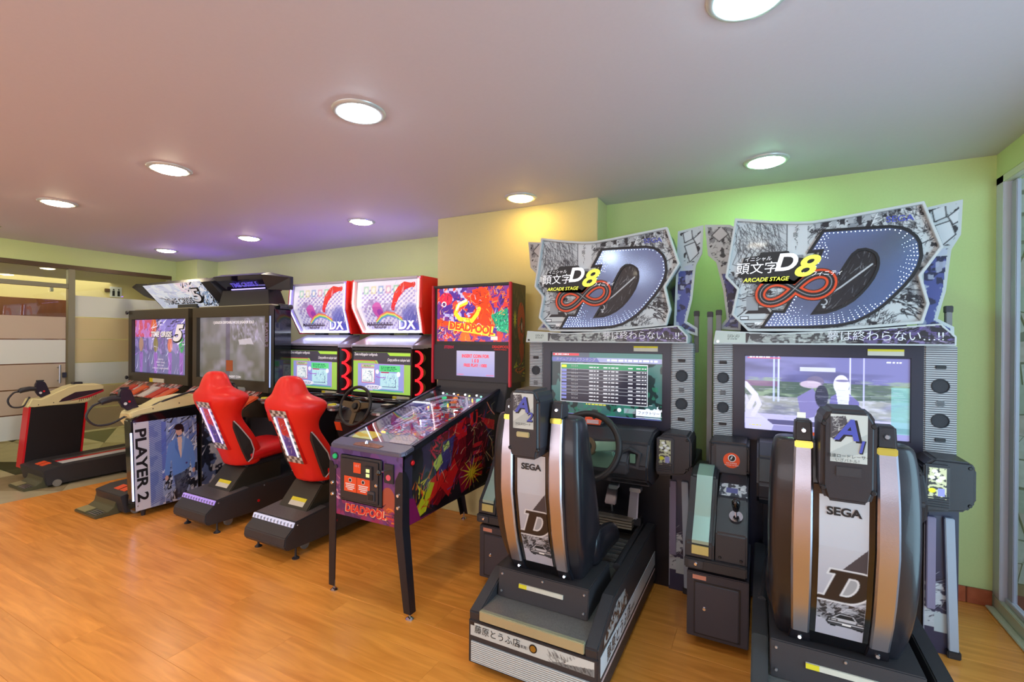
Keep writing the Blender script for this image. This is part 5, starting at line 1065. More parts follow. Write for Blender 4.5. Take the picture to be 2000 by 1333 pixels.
    pp = B().box(-1.79, -1.72, 1.936, 1.946, .695, .80).obj('plunger_plate', BLACK, T, bevel=.004); B().tube([(-1.77, 1.94, .765), (-1.77, 1.885, .765)], .005, 10).obj('plunger_rod', CHROME, pp)
    B().ball((-1.77, 1.88, .765), .015, 14).obj('plunger_knob', BLACKG, pp, smooth=True); B().cyl((-1.755, 1.936, .727), (0, -1, 0), .016, .003, 16).obj('launch_button', mat('pink_button', (226, 90, 110), .3), pp)
    bt = B().cyl((x1, 2.02, .80), X_, .018, .004, 20).obj('button_ring', mat('dark_red', (90, 10, 16), .4), T); B().cyl((x1+.004, 2.02, .80), X_, .012, .006, 20, .010).obj('flipper_button', mat('red_button', (206, 24, 34), .3, emit=.2), bt)
    # top: lock bar, rails, glass, apron
    GR = mat('grey_lockdown_bar', (98, 98, 120), .35, .35, bump=.1, bscale=300)
    zf = .862
    B().prism([(p[0], p[1], zt(p[1])-.02) for p in [(x0-.006, 1.965), (x0+.012, 1.938), (x1-.012, 1.938), (x1+.006, 1.965), (x1+.006, 2.035), (x0-.006, 2.035)]], [(p[0], p[1], zt(p[1])+.006) for p in [(x0-.006, 1.965), (x0+.012, 1.938), (x1-.012, 1.938), (x1+.006, 1.965), (x1+.006, 2.035), (x0-.006, 2.035)]]).obj('lock_bar', GR, T, bevel=.006, seg=3)
    for a in (x0-.006, x1-.020):
        B().loft([[(a, y, zt(y)-.022), (a+.026, y, zt(y)-.022), (a+.026, y, zt(y)+.006), (a, y, zt(y)+.006)] for y in (2.035, 2.99)]).obj('side_rail', mat('dark_steel_rail', (70, 70, 84), .25, .8), T, bevel=.003)
    GLP = clear_glass('playfield_glass', (.97, .98, 1.), .10)
    B().loft([[(x0+.02, y, zt(y)-.004), (x1-.02, y, zt(y)-.004), (x1-.02, y, zt(y)), (x0+.02, y, zt(y))] for y in (2.035, 2.99)]).obj('playfield_glass', GLP, T)
    zp = lambda y: zt(y)-.062-.02*(y-2.)      # playing surface
    up = Vector((0, 1, .218)).normalized()
    B().loft([[(x0+.018, y, zp(y)-.012), (x1-.018, y, zp(y)-.012), (x1-.018, y, zp(y)-.002), (x0+.018, y, zp(y)-.002)] for y in (1.97, 3.05)]).obj('playfield_board', BLACKM, T)
    c = Canvas(0, .50, 0, 1.05, .003, (70, 56, 100)); c.blotch(.09, .5, (40, 30, 60), 2, .8); c.blotch(.06, .55, (170, 40, 60), 3, .8); c.blotch(.05, .6, (190, 190, 226), 4, .9); c.blotch(.04, .66, (206, 150, 60), 5, .9, box=(.1,.5,.3,1.0)); c.blotch(.03, .66, (60, 150, 120), 6, .8, box=(0,.5,.7,1.05))
    c.strokes(160, (0,.5,.1,1.0), .12, .004, [(226, 226, 246), (120, 100, 190), (206, 60, 60), (30, 24, 40)], 1.2, .7, 7, curl=.4)
    g = np.random.default_rng(9)
    for k in range(60): c.ell((g.uniform(.03,.47), g.uniform(.2,1.0)), .009, .009, [(240,240,255),(250,200,90),(230,60,60),(90,220,160)][int(g.integers(4))])
    PF = mat('lit_playfield', attr=True, rough=.25, attr_emit=.45, coat=.4)
    pf = print_mesh('playfield', c, PF, T, (x0+.02, 1.985, zp(1.985)), X_, up)
    # apron cards
    ap = B().loft([[(x0+.02, y, zt(y)-.03), (x1-.02, y, zt(y)-.03), (x1-.02, y, zt(y)-.008), (x0+.02, y, zt(y)-.008)] for y in (2.036, 2.16)]).obj('apron', mat('grey_blue_apron', (104, 104, 126), .3), T)
    L_ = lambda pts, h: [(a, y, zt(y)+h) for a, y in pts]
    def card(pts, m, nm): return B().prism(L_(pts, -.0075), L_(pts, -.0035)).obj(nm, m, ap)
    card([(x0+.05, 2.06), (x0+.20, 2.06), (x0+.22, 2.13), (x0+.16, 2.155), (x0+.06, 2.155), (x0+.03, 2.12)], mat('lime_card', (206, 216, 60), .4), 'rule_card')
    card([(x1-.20, 2.06), (x1-.05, 2.06), (x1-.06, 2.14), (x1-.10, 2.158), (x1-.19, 2.158), (x1-.22, 2.11)], mat('pink_grey_card', (190, 170, 176), .4, vary=.5, bscale=120), 'rule_card')
    B().prism(L_([(x0+.17, 1.955), (x1-.18, 1.955), (x1-.17, 1.985), (x1-.26, 2.0), (x0+.21, 2.0), (x0+.16, 1.98)], .0062), L_([(x0+.17, 1.955), (x1-.18, 1.955), (x1-.17, 1.985), (x1-.26, 2.0), (x0+.21, 2.0), (x0+.16, 1.98)], .0082)).obj('lock_bar_emblem', mat('orange_brown_emblem', (150, 90, 60), .4, vary=.6, bscale=90), T)
    B().lathe([(.014, 0), (.012, .012), (.001, .016)], (-1.965, 1.99, zt(1.99)+.007), 16).obj('action_button', CHROME, T, smooth=True)
    # ramps, bumpers, targets and bulbs
    def P(u, v, h=0): return Vector((x0+.02+u, 1.985+v*up.y, zp(1.985+v*up.y)+h))
    WR = mat('clear_ramp', (226, 220, 250), .1, alpha=.55, emit=.15)
    for pts in ([(.06,.45,.03),(.08,.65,.045),(.16,.82,.05),(.28,.86,.05),(.36,.76,.05)], [(.44,.3,.02),(.45,.55,.03),(.42,.75,.045),(.3,.92,.05),(.12,.94,.05),(.04,.8,.05)], [(.10,.34,.02),(.14,.5,.035),(.24,.6,.045),(.34,.62,.045)]):
        for d in (-.014, .014): B().tube([P(a+d, b, h) for a, b, h in pts], .0035, 8).obj('wire_ramp', CHROME, pf, smooth=True)
        B().loft([[P(a-.016, b, h-.006), P(a+.016, b, h-.006), P(a+.016, b, h-.004), P(a-.016, b, h-.004)] for a, b, h in pts]).obj('ramp', WR, pf)
    for a, b, m in ((.20,.70,RED), (.31,.74,RED), (.25,.83,mat('orange_cap', (232, 110, 30), .3, emit=.3)), (.40,.66,RED), (.12,.75,mat('white_cap', (230, 226, 240), .3, emit=.3))):
        bp_ = B().lathe([(.018, 0), (.018, .03)], P(a, b), 16).obj('bumper', WHITEP, pf); B().lathe([(.0005, .042), (.022, .040), (.028, .032), (.018, .03)], P(a, b), 20).obj('bumper_cap', m, bp_, smooth=True)
    g = np.random.default_rng(12)
    for k in range(46):
        a, b = g.uniform(.02, .48), g.uniform(.26, 1.0); cc = [RED, WHITEP, mat('lamp_amber', (250, 190, 60), .3, emit=1.5), mat('lamp_white', (240, 240, 255), .3, emit=3.), mat('red_plastic'), mat('violet_plastic', (90, 70, 170), .3)][int(g.integers(6))]
        if k % 3: B().lathe([(.006, 0), (.006, .022), (.0025, .026)], P(a, b), 8).obj('post', cc, pf)
        else: B().box(P(a, b).x-.014, P(a, b).x+.014, P(a, b).y-.004, P(a, b).y+.004, P(a, b).z, P(a, b).z+.03).obj('target', cc, pf)
    for k, (cc, e) in enumerate([((240, 244, 255), 14), ((60, 230, 140), 3), ((250, 250, 240), 9), ((255, 130, 40), 4), ((240, 244, 255), 14), ((230, 240, 120), 3), ((250, 250, 255), 9), ((120, 230, 200), 4), ((240, 244, 255), 14)]):
        B().ball(P(.05+.05*k, .985-.02*(k % 2), .042), .007, 8).obj('bulb', mat('bulb_%d_%d' % (cc[0], cc[2]), cc, .3, emit=e), pf, smooth=True)
        if k % 2: B().lathe([(.001, .03), (.016, .026), (.020, .018), (.012, 0)], P(.05+.05*k, .93, .01), 14).obj('insert_dome', mat('dome_%d' % cc[0], cc, .2, emit=.6), pf, smooth=True)
    for s, a in ((1, .17), (-1, .31)): B().tube([P(a, .20, .012), P(a+s*.055, .175, .012)], [.009, .005], 12).obj('flipper', mat('white_plastic'), pf, smooth=True)
    # legs: folded steel angles
    for (lx, ly, sx, sy, fx, fy) in ((x1, 1.945, 1, -1, -1.600, 1.935), (x0, 1.945, -1, -1, -2.215, 1.955), (x1, 3.20, 1, 1, -1.62, 3.26), (x0, 3.20, -1, 1, -2.16, 3.275)):
        zt_ = .765 if sy < 0 else .70
        def ring(x, y, z, w): return [(x+sx*.004, y+sy*.004, z), (x-sx*w, y+sy*.004, z), (x-sx*w, y-sy*.0, z), (x-sx*.0, y-sy*.0, z), (x-sx*.0, y-sy*w, z), (x+sx*.004, y-sy*w, z)]
        lg = B().loft([ring(lx, ly, zt_, .022), ring(lx, ly, zt_-.05, .05), ring(lx, ly, .47, .054), ring(fx-sx*.0, fy, .035, .042)]).obj('leg', mat('black_steel_leg', (40, 38, 46), .35, .3), T, bevel=.0015)
        ft_ = B().cyl((fx-sx*.018, fy-sy*.018, .006), Z_, .006, .05, 10).obj('foot_bolt', STEEL, lg); B().lathe([(.022, 0), (.022, .004), (.012, .012), (.007, .014)], (fx-sx*.018, fy-sy*.018, 0), 16).obj('levelling_foot', CHROME, lg)
        bolts('leg_bolt', [(lx-sx*.025, ly+sy*.004, z) for z in (.64, .575)], (0, sy, 0), .012, lg, CHROME, .008)
    # head
    bx0, bx1 = -2.278, -1.578
    hd = B().box(bx0, bx1, 3.005, 3.225, 1.155, 1.882).obj('head_box', mat('olive_black', (44, 38, 30), .35), T, bevel=.003)
    B().box(bx0+.02, bx1-.02, 2.995, 3.006, 1.16, 1.43).obj('speaker_panel', mat('dark_speaker_panel', (52, 50, 58), .5, bump=.4, bscale=900), hd)
    for a in (bx0, bx1-.018): B().box(a, a+.018, 2.985, 3.01, 1.13, 1.886).obj('red_trim', mat('red_trim', (206, 30, 52), .3), hd, bevel=.003)
    B().box(bx0+.018, bx1-.018, 2.99, 3.012, 1.866, 1.884).obj('top_trim', BLACK, hd)
    c = Canvas(bx0+.045, bx1-.02, 1.455, 1.862, .0026, (110, 50, 130)); c.blotch(.09, .5, (70, 40, 140), 2, .8); c.blotch(.05, .55, (190, 190, 236), 3, .9, box=(bx0+.1,bx1-.3,1.55,1.862)); c.blotch(.04, .58, (226, 60, 40), 4, .9)
    u = lambda a: bx0+.045+a*.635; v = lambda b: 1.455+b*.407
    c.poly([(u(a), v(b)) for a, b in ((.40,.30),(.55,.62),(.50,.95),(.72,1.0),(.74,.72),(.85,.40),(.75,.1),(.5,.1))], (228, 62, 20)); c.poly([(u(a), v(b)) for a, b in ((0,.42),(.3,.34),(.28,.22),(.0,.30))], (226, 70, 24)); c.ell((u(.56),v(.80)), .045, .062, (214, 50, 22)); c.ell((u(.13),v(.80)), .06, .05, (206, 36, 70)); c.ell((u(.1),v(.70)), .022, .022, (230, 230, 240)); c.ell((u(.1),v(.70)), .014, .014, (60, 40, 110))
    c.path([(u(.42),v(.72)),(u(.30),v(.66)),(u(.27),v(.52)),(u(.33),v(.42)),(u(.5),v(.38)),(u(.57),v(.5)),(u(.6),v(.6))], .016, (252, 214, 50)); c.path([(u(.42),v(.76)),(u(.32),v(.70)),(u(.29),v(.6))], .01, (250, 240, 200)); c.poly([(u(a), v(b)) for a, b in ((.76,.48),(.98,.60),(1,.14),(.85,.2))], (30, 150, 110)); c.strokes(60, (u(.76),u(.99),v(.18),v(.55)), .05, .003, [(70, 206, 150), (10, 70, 60)], .9, .8, 5)
    c.poly([(u(a), v(b)) for a, b in ((.26,.36),(.70,.28),(.73,.10),(.30,.20))], (250, 190, 40)); c.poly([(u(a), v(b)) for a, b in ((.30,.02),(.50,.0),(.46,.16),(.36,.18))], (240, 100, 20)); c.strokes(170, (u(0),u(1),v(0),v(1)), .06, .0028, [(40, 20, 60), (252, 200, 90), (250, 120, 50), (20, 10, 30), (226, 220, 246)], .8, 1.2, 6, curl=.6); c.strokes(50, (u(.7),u(1),v(.6),v(1)), .06, .005, [(240, 120, 30), (230, 60, 30), (60, 30, 80)], .9, .6, 7, curl=.4)
    c.strokes(60, (u(0),u(.35),v(0),v(.3)), .05, .004, [(230, 200, 190), (206, 40, 60), (90, 60, 140), (240, 200, 80)], .7, .9, 8, curl=.4); c.rect(u(.76), u(.85), v(.03), v(.09), (236, 200, 190))
    tr = print_mesh('back_glass', c, BACKLIT, hd, (0, 3.0, 0), X_, Z_)
    text('DEADPOOL', (u(.49), 2.9985, v(.245)), (1, 0, -.12), (.12, 0, 1), .078, mat('orange_lettering', (226, 70, 30), .3, emit=.6), tr, bold=.05, sx=.95); text('DEADPOOL', (u(.49)+.002, 2.9992, v(.235)), (1, 0, -.12), (.12, 0, 1), .084, mat('yellow_lettering', (255, 214, 60), .3, emit=.7), tr, bold=.07, sx=.93)
    c = Canvas(-2.045, -1.712, 1.196, 1.385, .003, (150, 150, 196)); c.grad((146, 146, 200), (176, 172, 204)); dm = print_mesh('message_display', c, mat('dim_screen', attr=True, rough=.15, attr_emit=.45), hd, (0, 2.993, 0), X_, Z_)
    rt = mat('red_screen_text', (240, 60, 70), .3, emit=.7)
    for s, z, w in (('INSERT COIN FOR', 1.345, .034), ('1 0 0', 1.31, .036), ('FREE PLAY : 1000', 1.276, .032)): text(s, (-1.878, 2.9915, z), X_, Z_, w, rt, dm, bold=.03, sx=.85)
    text('1/2 CREDITS', (-2.01, 2.9915, 1.206), X_, Z_, .011, rt, dm); text('HIGH SCORE', (-1.75, 2.9915, 1.206), X_, Z_, .011, rt, dm)
    text('STERN', (-2.118, 2.9935, 1.410), X_, Z_, .03, mat('magenta_lettering', (206, 30, 80), .4), hd, bold=.04, shear=.2); text('DEADPOOL', (-1.665, 2.9935, 1.417), X_, Z_, .026, mat('red_lettering'), hd, bold=.05); text('PREMIUM PINBALL', (-1.665, 2.9935, 1.397), X_, Z_, .013, mat('red_lettering'), hd, bold=.03)
    c = Canvas(3.01, 3.22, 1.16, 1.878, .003, (70, 60, 44)); c.blotch(.08, .5, (50, 54, 36), 3, .8); c.ell((3.15,1.60), .06, .15, (196, 54, 30)); c.ell((3.155,1.58), .018, .06, (40, 30, 30)); c.ell((3.16,1.57), .007, .03, (230, 226, 226)); c.ell((3.16,1.40), .04, .1, (180, 50, 30)); c.strokes(50, (3.02,3.2,1.2,1.85), .12, .006, [(40, 60, 34), (30, 26, 22), (120, 110, 80)], 1.4, .4, 5)
    for k in range(12):
        a = 2*math.pi*k/12; c.line((3.05,1.62), (3.05+.03*math.cos(a), 1.62+.07*math.sin(a)), .005, (210, 200, 50), .001)
    c.strokes(20, (3.04,3.2,1.2,1.3), .06, .008, [(206, 90, 30), (196, 190, 40)], .4, .5, 6)
    print_mesh('head_side_print', c, GLOSSPRINT, hd, (bx1+.0012, 0, 0), Y_, Z_)
    nk = B().pyz([(2.93, zt(2.93)-.14), (2.985, 1.10), (3.0, 1.155), (3.22, 1.155), (3.22, .9), (3.0, .93)], bx0+.05, bx1-.03).obj('neck', BLACK, T, bevel=.004)
pinball()
# ---------------------------------------------------------------- shooting machines (gun games)
BEIGE = mat('cream_moulding', (222, 212, 158), .4, bump=.08, bscale=120)
OLV = mat('olive_black_bezel', (64, 58, 46), .3, bump=.1, bscale=200)
def shooter_art():
    c = Canvas(-.6, .6, 0, .36, .004, (214, 224, 240)); c.blotch(.1, .5, (190, 200, 226), 3, .7); c.rect(.1, .4, .22, .36, (236, 206, 220), .6); c.strokes(60, (-.6,.6,.18,.36), .2, .008, [(170,180,200),(240,244,250)], -.3, .3, 4)
    c.strokes(70, (.15,.58,.02,.34), .13, .012, [(30, 34, 44), (236, 240, 246), (120, 150, 190)], .5, .35, 5); c.strokes(40, (.3,.6,0,.14), .12, .01, [(140, 170, 210), (30, 34, 44)], .7, .3, 6); c.strokes(20, (-.5,-.2,.08,.18), .1, .006, (60, 66, 80), -.4, .2, 7)
    a = Canvas(-.56, .56, 0, .62, .004, (120, 112, 170)); c2 = a
    c2.grad((110, 106, 150), (150, 140, 206)); c2.blotch(.12, .5, (86, 80, 130), 3, .7); c2.rect(-.56, -.1, .42, .62, (206, 70, 90), .75); c2.blotch(.06, .55, (170, 120, 200), 4, .8, box=(-.56,0,.4,.62)); c2.ell((-.14,.54), .06, .09, (190, 90, 50), .8); c2.rect(.0, .56, .42, .62, (126, 120, 206), .6)
    for x, k in ((-.42,(150,120,110)), (-.1,(120,110,70)), (.2,(190,110,90)), (.43,(60,150,90))):           # blurred group of coats, no faces
        c2.poly([(x-.12,0),(x-.15,.2),(x-.06,.26),(x+.06,.26),(x+.14,.2),(x+.12,0)], (104, 106, 150)); c2.ell((x,.33), .05, .085, k, .9); c2.poly([(x-.03,0),(x-.04,.24),(x+.04,.24),(x+.03,0)], (150, 90, 190), .7)
    c2.strokes(140, (-.56,.56,0,.6), .16, .006, [(206,206,240),(70,60,110),(170,110,210)], 1.3, .5, 5, op=.7); c2.strokes(50, (-.2,.56,.33,.6), .16, .010, [(60,56,90),(220,220,244)], .35, .25, 6)
    b = Canvas(-.56, .56, 0, .63, .005, (104, 106, 100)); b.grad((96, 98, 88), (110, 112, 116)); b.blotch(.2, .4, (132, 134, 146), 3, .8, soft=.4); b.blotch(.14, .5, (156, 156, 186), 4, .6, soft=.4); b.blotch(.06, .5, (176, 176, 216), 9, .7, box=(-.0,.5,.35,.62), soft=.35); b.strokes(26, (0,.5,.42,.6), .12, .008, (186,186,226), -1.2, .3, 7, op=.5); b.rect(-.11, -.04, 0, .63, (80, 72, 104), .5); b.poly([(.1,.40),(.3,.42),(.34,.36),(.12,.35)], (206, 206, 226), .7)
    p = Canvas(0, .48, 0, .72, .003, (150, 166, 206)); p.blotch(.1, .5, (110, 130, 190), 3, .8); p.rect(0, .11, 0, .72, (206, 206, 218)); 
    for k in range(46): p.line((.11,.02+.0155*k), (.20,.05+.0155*k), .0028, (80, 96, 170))
    p.rect(.20, .235, .2, .7, (80, 96, 190), .7); p.strokes(90, (.2,.48,.4,.72), .12, .007, [(20,24,36),(226,232,244),(90,120,200)], .9, .4, 4); p.blotch(.05, .55, (24, 26, 36), 6, .9, box=(.22,.48,.0,.30)); p.blotch(.04, .6, (214, 220, 236), 7, .9, box=(.2,.48,0,.3)); p.strokes(60, (.2,.47,0,.3), .08, .005, [(20,22,30),(226,230,240)], 1.1, .4, 8)
    # man in a pale blue suit, plain stand-in
    p.poly([(.25,.50),(.29,.535),(.325,.545),(.37,.545),(.41,.52),(.44,.48),(.465,.33),(.455,.25),(.43,.25),(.42,.36),(.415,.27),(.36,.24),(.28,.22),(.275,.35),(.265,.36),(.255,.24),(.225,.22),(.215,.27),(.235,.42)], (104, 142, 214))
    p.poly([(.32,.545),(.355,.55),(.365,.45),(.345,.36),(.33,.44)], (226, 196, 186)); p.poly([(.35,.37),(.37,.45),(.385,.54),(.36,.55),(.355,.46)], (130, 166, 226)); p.poly([(.31,.545),(.325,.44),(.34,.37),(.30,.46)], (84, 120, 196)); p.ell((.338,.60), .028, .040, (216, 170, 156)); p.ell((.335,.635), .036, .028, (24, 22, 28)); p.ell((.366,.61), .010, .026, (24, 22, 28))
    p.ell((.232,.215), .014, .022, (206, 160, 150)); p.ell((.448,.235), .012, .022, (206, 160, 150)); p.poly([(.285,.22),(.35,.235),(.41,.26),(.40,.10),(.36,.02),(.31,.02),(.30,.1)], (60, 64, 84), .75); p.path([(.25,.20),(.225,.17)], .007, (30, 30, 36)); p.ell((.39,.31), .008, .008, (90, 60, 120))
    q = Canvas(0, 1.2, 0, .16, .006, (120, 60, 60)); q.blotch(.06, .5, (46, 40, 40), 3, .9); q.blotch(.05, .58, (206, 84, 60), 4, .9); q.blotch(.04, .62, (214, 206, 206), 5, .9); q.strokes(50, (0,1.2,0,.16), .14, .012, [(40,36,40),(214,80,50),(226,224,220)], 1.0, .2, 6)
    return c, a, b, p, q
SH, SA, SB, SP, SQ = shooter_art()
def gun(x, y, z, label, loop, ret):
    setorg(x, y, z)
    T = thing('light_gun', label, 'toy gun', (x, y, z), 'cabled guns in their holders')
    B().tube([(x, y-.15, z+.07), (x, y-.13, z+.083), (x, y-.07, z+.093), (x, y-.015, z+.088)], [.022, .027, .025, .022], 14).obj('grip', BLACK, T, smooth=True)
    B().pyz([(y-.03, z+.135), (y-.015, z+.165), (y+.03, z+.165), (y+.05, z+.150), (y+.09, z+.03), (y+.125, z-.02), (y+.05, z-.035), (y+.0, z+.01), (y-.03, z+.065)], x-.022, x+.022).obj('gun_body', mat('violet_black_plastic', (40, 32, 48), .35), T, bevel=.006)
    B().tube([(x, y-.025, z+.06), (x, y-.005, z+.02), (x, y+.02, z+.005), (x, y+.04, z+.02)], .006, 8).obj('trigger_guard', BLACK, T)
    B().cyl((x+.022, y+.035, z+.06), X_, .009, .003, 14).obj('side_button', RED, T); B().cyl((x+.022, y+.008, z+.045), X_, .012, .003, 14).obj('side_button', WHITEP, T)
    B().box(x-.006, x+.006, y-.02, y+.04, z+.163, z+.178).obj('sight', BLACK, T)
    pts = [(x, y-.15, z+.07)]+[(x, y+a, z+b) for a, b in loop]
    # smooth the cable
    def cr(P, n=5):
        P = [Vector(p) for p in P]; out = []
        for i in range(len(P)-1):
            p0, p1, p2, p3 = P[max(i-1, 0)], P[i], P[i+1], P[min(i+2, len(P)-1)]
            for k in range(n):
                t = k/n; out.append(.5*((2*p1)+(-p0+p2)*t+(2*p0-5*p1+4*p2-p3)*t*t+(-p0+3*p1-3*p2+p3)*t**3))
        return out+[P[-1]]
    B().tube(cr(pts+[Vector(r) for r in ret]), .0085, 10).obj('cable', BLACK, T, smooth=True)
def shooter(cx, side, label):
    """side +1: console on the right of the player, -1: on the left"""
    setorg(cx, 2.6, 0); X = cx; s = side
    T = thing('shooting_machine', label, 'arcade machine', (cx, 2.6, 0), 'gun-game machines side by side')
    B().box(X-.63, X+.63, 2.96, 3.17, .02, .96).obj('lower_cabinet', BLACKM, T, bevel=.006)
    B().box(X-.62, X+.62, 2.94, 3.17, .95, 1.775).obj('monitor_housing', mat('gloss_black'), T, bevel=.03 if s > 0 else .01, seg=4)
    bz = B().ringxz([(X-.635, .945), (X+.632, .945), (X+.632, 1.785), (X-.635, 1.785)], [(X-.555, 1.052), (X+.568, 1.052), (X+.568, 1.68), (X-.555, 1.68)], 2.90, 2.955).obj('monitor_bezel', OLV, T, bevel=.004)
    if s > 0:
        ds = print_mesh('display', SB, mat('grey_glass_display', attr=True, rough=.06, attr_emit=.45), T, (X+.006, 2.935, 1.05), X_, Z_)
        text('1 JUGADOR DISPONIBLE MODO JUGADOR SOLO', (X+.02, 2.933, 1.625), X_, Z_, .036, mat('screen_white', (245, 245, 255), .3, emit=.25), ds, bold=.03, sx=.85)
        text('PLAYER 2', (X+.60, 2.898, 1.50), (0, 0, -1), X_, .055, mat('lilac_grey_letter', (140, 130, 160), .4), bz, bold=.04)
        text('INSERT COIN', (X+.06, 2.933, 1.075), X_, Z_, .032, mat('screen_white'), ds, bold=.02)
    else:
        ds = print_mesh('display', SA, SCREEN, T, (X+.006, 2.935, 1.055), X_, Z_)
        wt = mat('screen_white', (245, 245, 255), .3, emit=.25)
        text('TIME CRISIS', (X+.02, 2.932, 1.50), X_, Z_, .085, wt, ds, bold=.04, shear=.25); text('TIME CRISIS', (X+.024, 2.9335, 1.496), X_, Z_, .088, INKBLACK, ds, bold=.07, shear=.25, sx=.985)
        text('5', (X+.35, 2.931, 1.51), X_, Z_, .24, wt, ds, bold=.05, shear=.3, sx=1.3); text('5', (X+.357, 2.9335, 1.504), X_, Z_, .25, INKBLACK, ds, bold=.08, shear=.3, sx=1.28)
        for k, t in enumerate(('CREDIT(S)', 'INSERT COIN(S)', 'PRESS START', '©1995-2015  BANDAI NAMCO')): text(t, (X+.02, 2.932, 1.215-.034*k), X_, Z_, .026, wt, ds)
    B().box(X-.60, X+.60, 2.95, 3.05, 1.785, 1.798).obj('top_strip', mat('pale_top_strip', (190, 186, 160), .3, .3), T)
    B().tube([(X+(.60), 3.02, 1.775), (X+.60, 3.16, 1.775)], .03, 12).obj('corner_roll', BLACKG, T) if s > 0 else None
    for z in (.985, 1.76):
        if s < 0: B().cyl((X-.625, 2.89, z), (0, -1, 0), .022, .02, 18).obj('corner_knob', BLACK, T, bevel=.004)
    if s > 0: B().box(X+.633, X+.636, 2.905, 2.915, 1.0, 1.68).obj('edge_light', mat('blue_edge_light', (150, 170, 255), .3, emit=1.2), T)
    # header
    if s < 0:
        t0, t1 = Vector((X, 3.04, 2.075)), Vector((X, 3.262, 1.827)); dn = Vector((0, -.745, -.667)).normalized()
        def brd(x0, x1, x2, x3, th, m, nm, par, off=0.): 
            A = [Vector((x0, t0.y, t0.z))+dn*off, Vector((x1, t0.y, t0.z))+dn*off, Vector((x3, t1.y, t1.z))+dn*off, Vector((x2, t1.y, t1.z))+dn*off]
            return B().prism([p for p in A], [p-dn*th for p in A]).obj(nm, m, par, bevel=.003)
        hd = brd(X-.62, X+.60, X-.60, X+.66, .10, BLACK, 'header_box', T)
        fr = B()
        uu = (t0-t1).normalized()
        pm = print_mesh('header_print', SH, mat('header_backlit', attr=True, rough=.2, attr_emit=.45), hd, Vector((X+.02, t1.y, t1.z))+dn*.003, X_, uu)
        text('TIME CRISIS', Vector((X-.10, t1.y, t1.z))+dn*.008+uu*.115, X_, uu, .108, mat('screen_white'), pm, bold=.0, shear=.3); text('TIME CRISIS', Vector((X-.095, t1.y, t1.z))+dn*.006+uu*.108, X_, uu, .114, INKBLACK, pm, bold=.05, shear=.3, sx=1.0)
        text('5', Vector((X+.30, t1.y, t1.z))+dn*.009+uu*.17, X_, uu, .25, mat('screen_white'), pm, bold=.01, shear=.4, sx=1.4); text('5', Vector((X+.31, t1.y, t1.z))+dn*.007+uu*.165, X_, uu, .27, INKBLACK, pm, bold=.06, shear=.4, sx=1.38)
        for q in ([(-.62,3.035,2.08), (-.91,3.05,2.095), (-.80,3.14,1.985), (-.61,3.17,1.93)], [(.60,3.035,2.08), (.76,3.05,2.085), (.80,3.20,1.96), (.80,3.26,1.835), (.66,3.262,1.825)]):
            A = [Vector((X+a, b, c)) for a, b, c in q]; B().prism(A, [p+Vector((0, .05, .05)) for p in A]).obj('header_wing', BLACK, hd, bevel=.004)
        B().box(X-.2, X+.2, 3.22, 3.36, 1.76, 1.95).obj('header_post', BLACK, T)
    else:
        a0 = -5.27-0; hb = B().prism([(a0, 3.04, 2.125), (-4.46, 3.04, 2.11), (-4.47, 3.19, 1.965), (a0-.01, 3.19, 1.985)], [(a0, 3.14, 2.16), (-4.46, 3.14, 2.145), (-4.47, 3.30, 1.965), (a0-.01, 3.30, 1.985)]).obj('header_box', mat('violet_gloss_black', (30, 24, 46), .08, coat=1.), T, bevel=.004)
        B().prism([(-4.46, 3.04, 2.11), (-4.18, 3.17, 2.08), (-4.18, 3.18, 1.955), (-4.47, 3.12, 1.965)], [(-4.46, 3.12, 2.145), (-4.18, 3.21, 2.09), (-4.18, 3.21, 1.955), (-4.47, 3.20, 1.965)]).obj('header_wing', BLACK, hb, bevel=.004)
        B().prism([(-5.27, 3.10, 1.80), (-4.40, 3.10, 1.80), (-4.47, 3.14, 1.97), (-5.25, 3.14, 1.985)], [(-5.27, 3.3, 1.80), (-4.40, 3.3, 1.80), (-4.47, 3.28, 1.97), (-5.25, 3.28, 1.985)]).obj('header_post', BLACK, T, bevel=.004)
        uu = Vector((0, -.15, .145)).normalized()
        text('TIME CRISIS 5', Vector((-4.84, 3.115, 2.03)), X_, uu, .075, mat('violet_dim_letter', (96, 84, 206), .2, emit=.5), hb, bold=.04, shear=.3); B().tube([(-5.08, 3.135, 1.99), (-4.52, 3.135, 1.985)], .006, 8).obj('violet_reflection', mat('violet_reflection_glow', (170, 160, 255), .3, emit=1.5), hb)  # glowing line stands for purple light reflected in the unlit sign
    B().box(X-.4, X+(.4 if s < 0 else .2), 3.33, 3.36, 2.03, 2.045).obj('ceiling_tint_strip', mat('blue_violet_ceiling_tint', (140, 80, 255), .3, emit=16), T)  # added strip, hidden behind the header, throws violet on the ceiling
    if s > 0: B().box(X-.09, X+.02, 2.932, 2.934, 1.13, 1.24).obj('warning_sticker', mat('dim_orange_sticker', (176, 90, 46), .5), ds)
    # control deck under the monitor
    dk = B().pyz([(2.70, .74), (2.70, .80), (2.92, .955), (2.97, .955), (2.97, .70)], X-.60, X+.55).obj('control_deck', OLV, T, bevel=.006)
    du = Vector((0, .22, .155)).normalized()
    print_mesh('deck_print', SQ, GLOSSPRINT, dk, (X-.60, 2.703, .813), (.95, 0, 0), du*1.6)
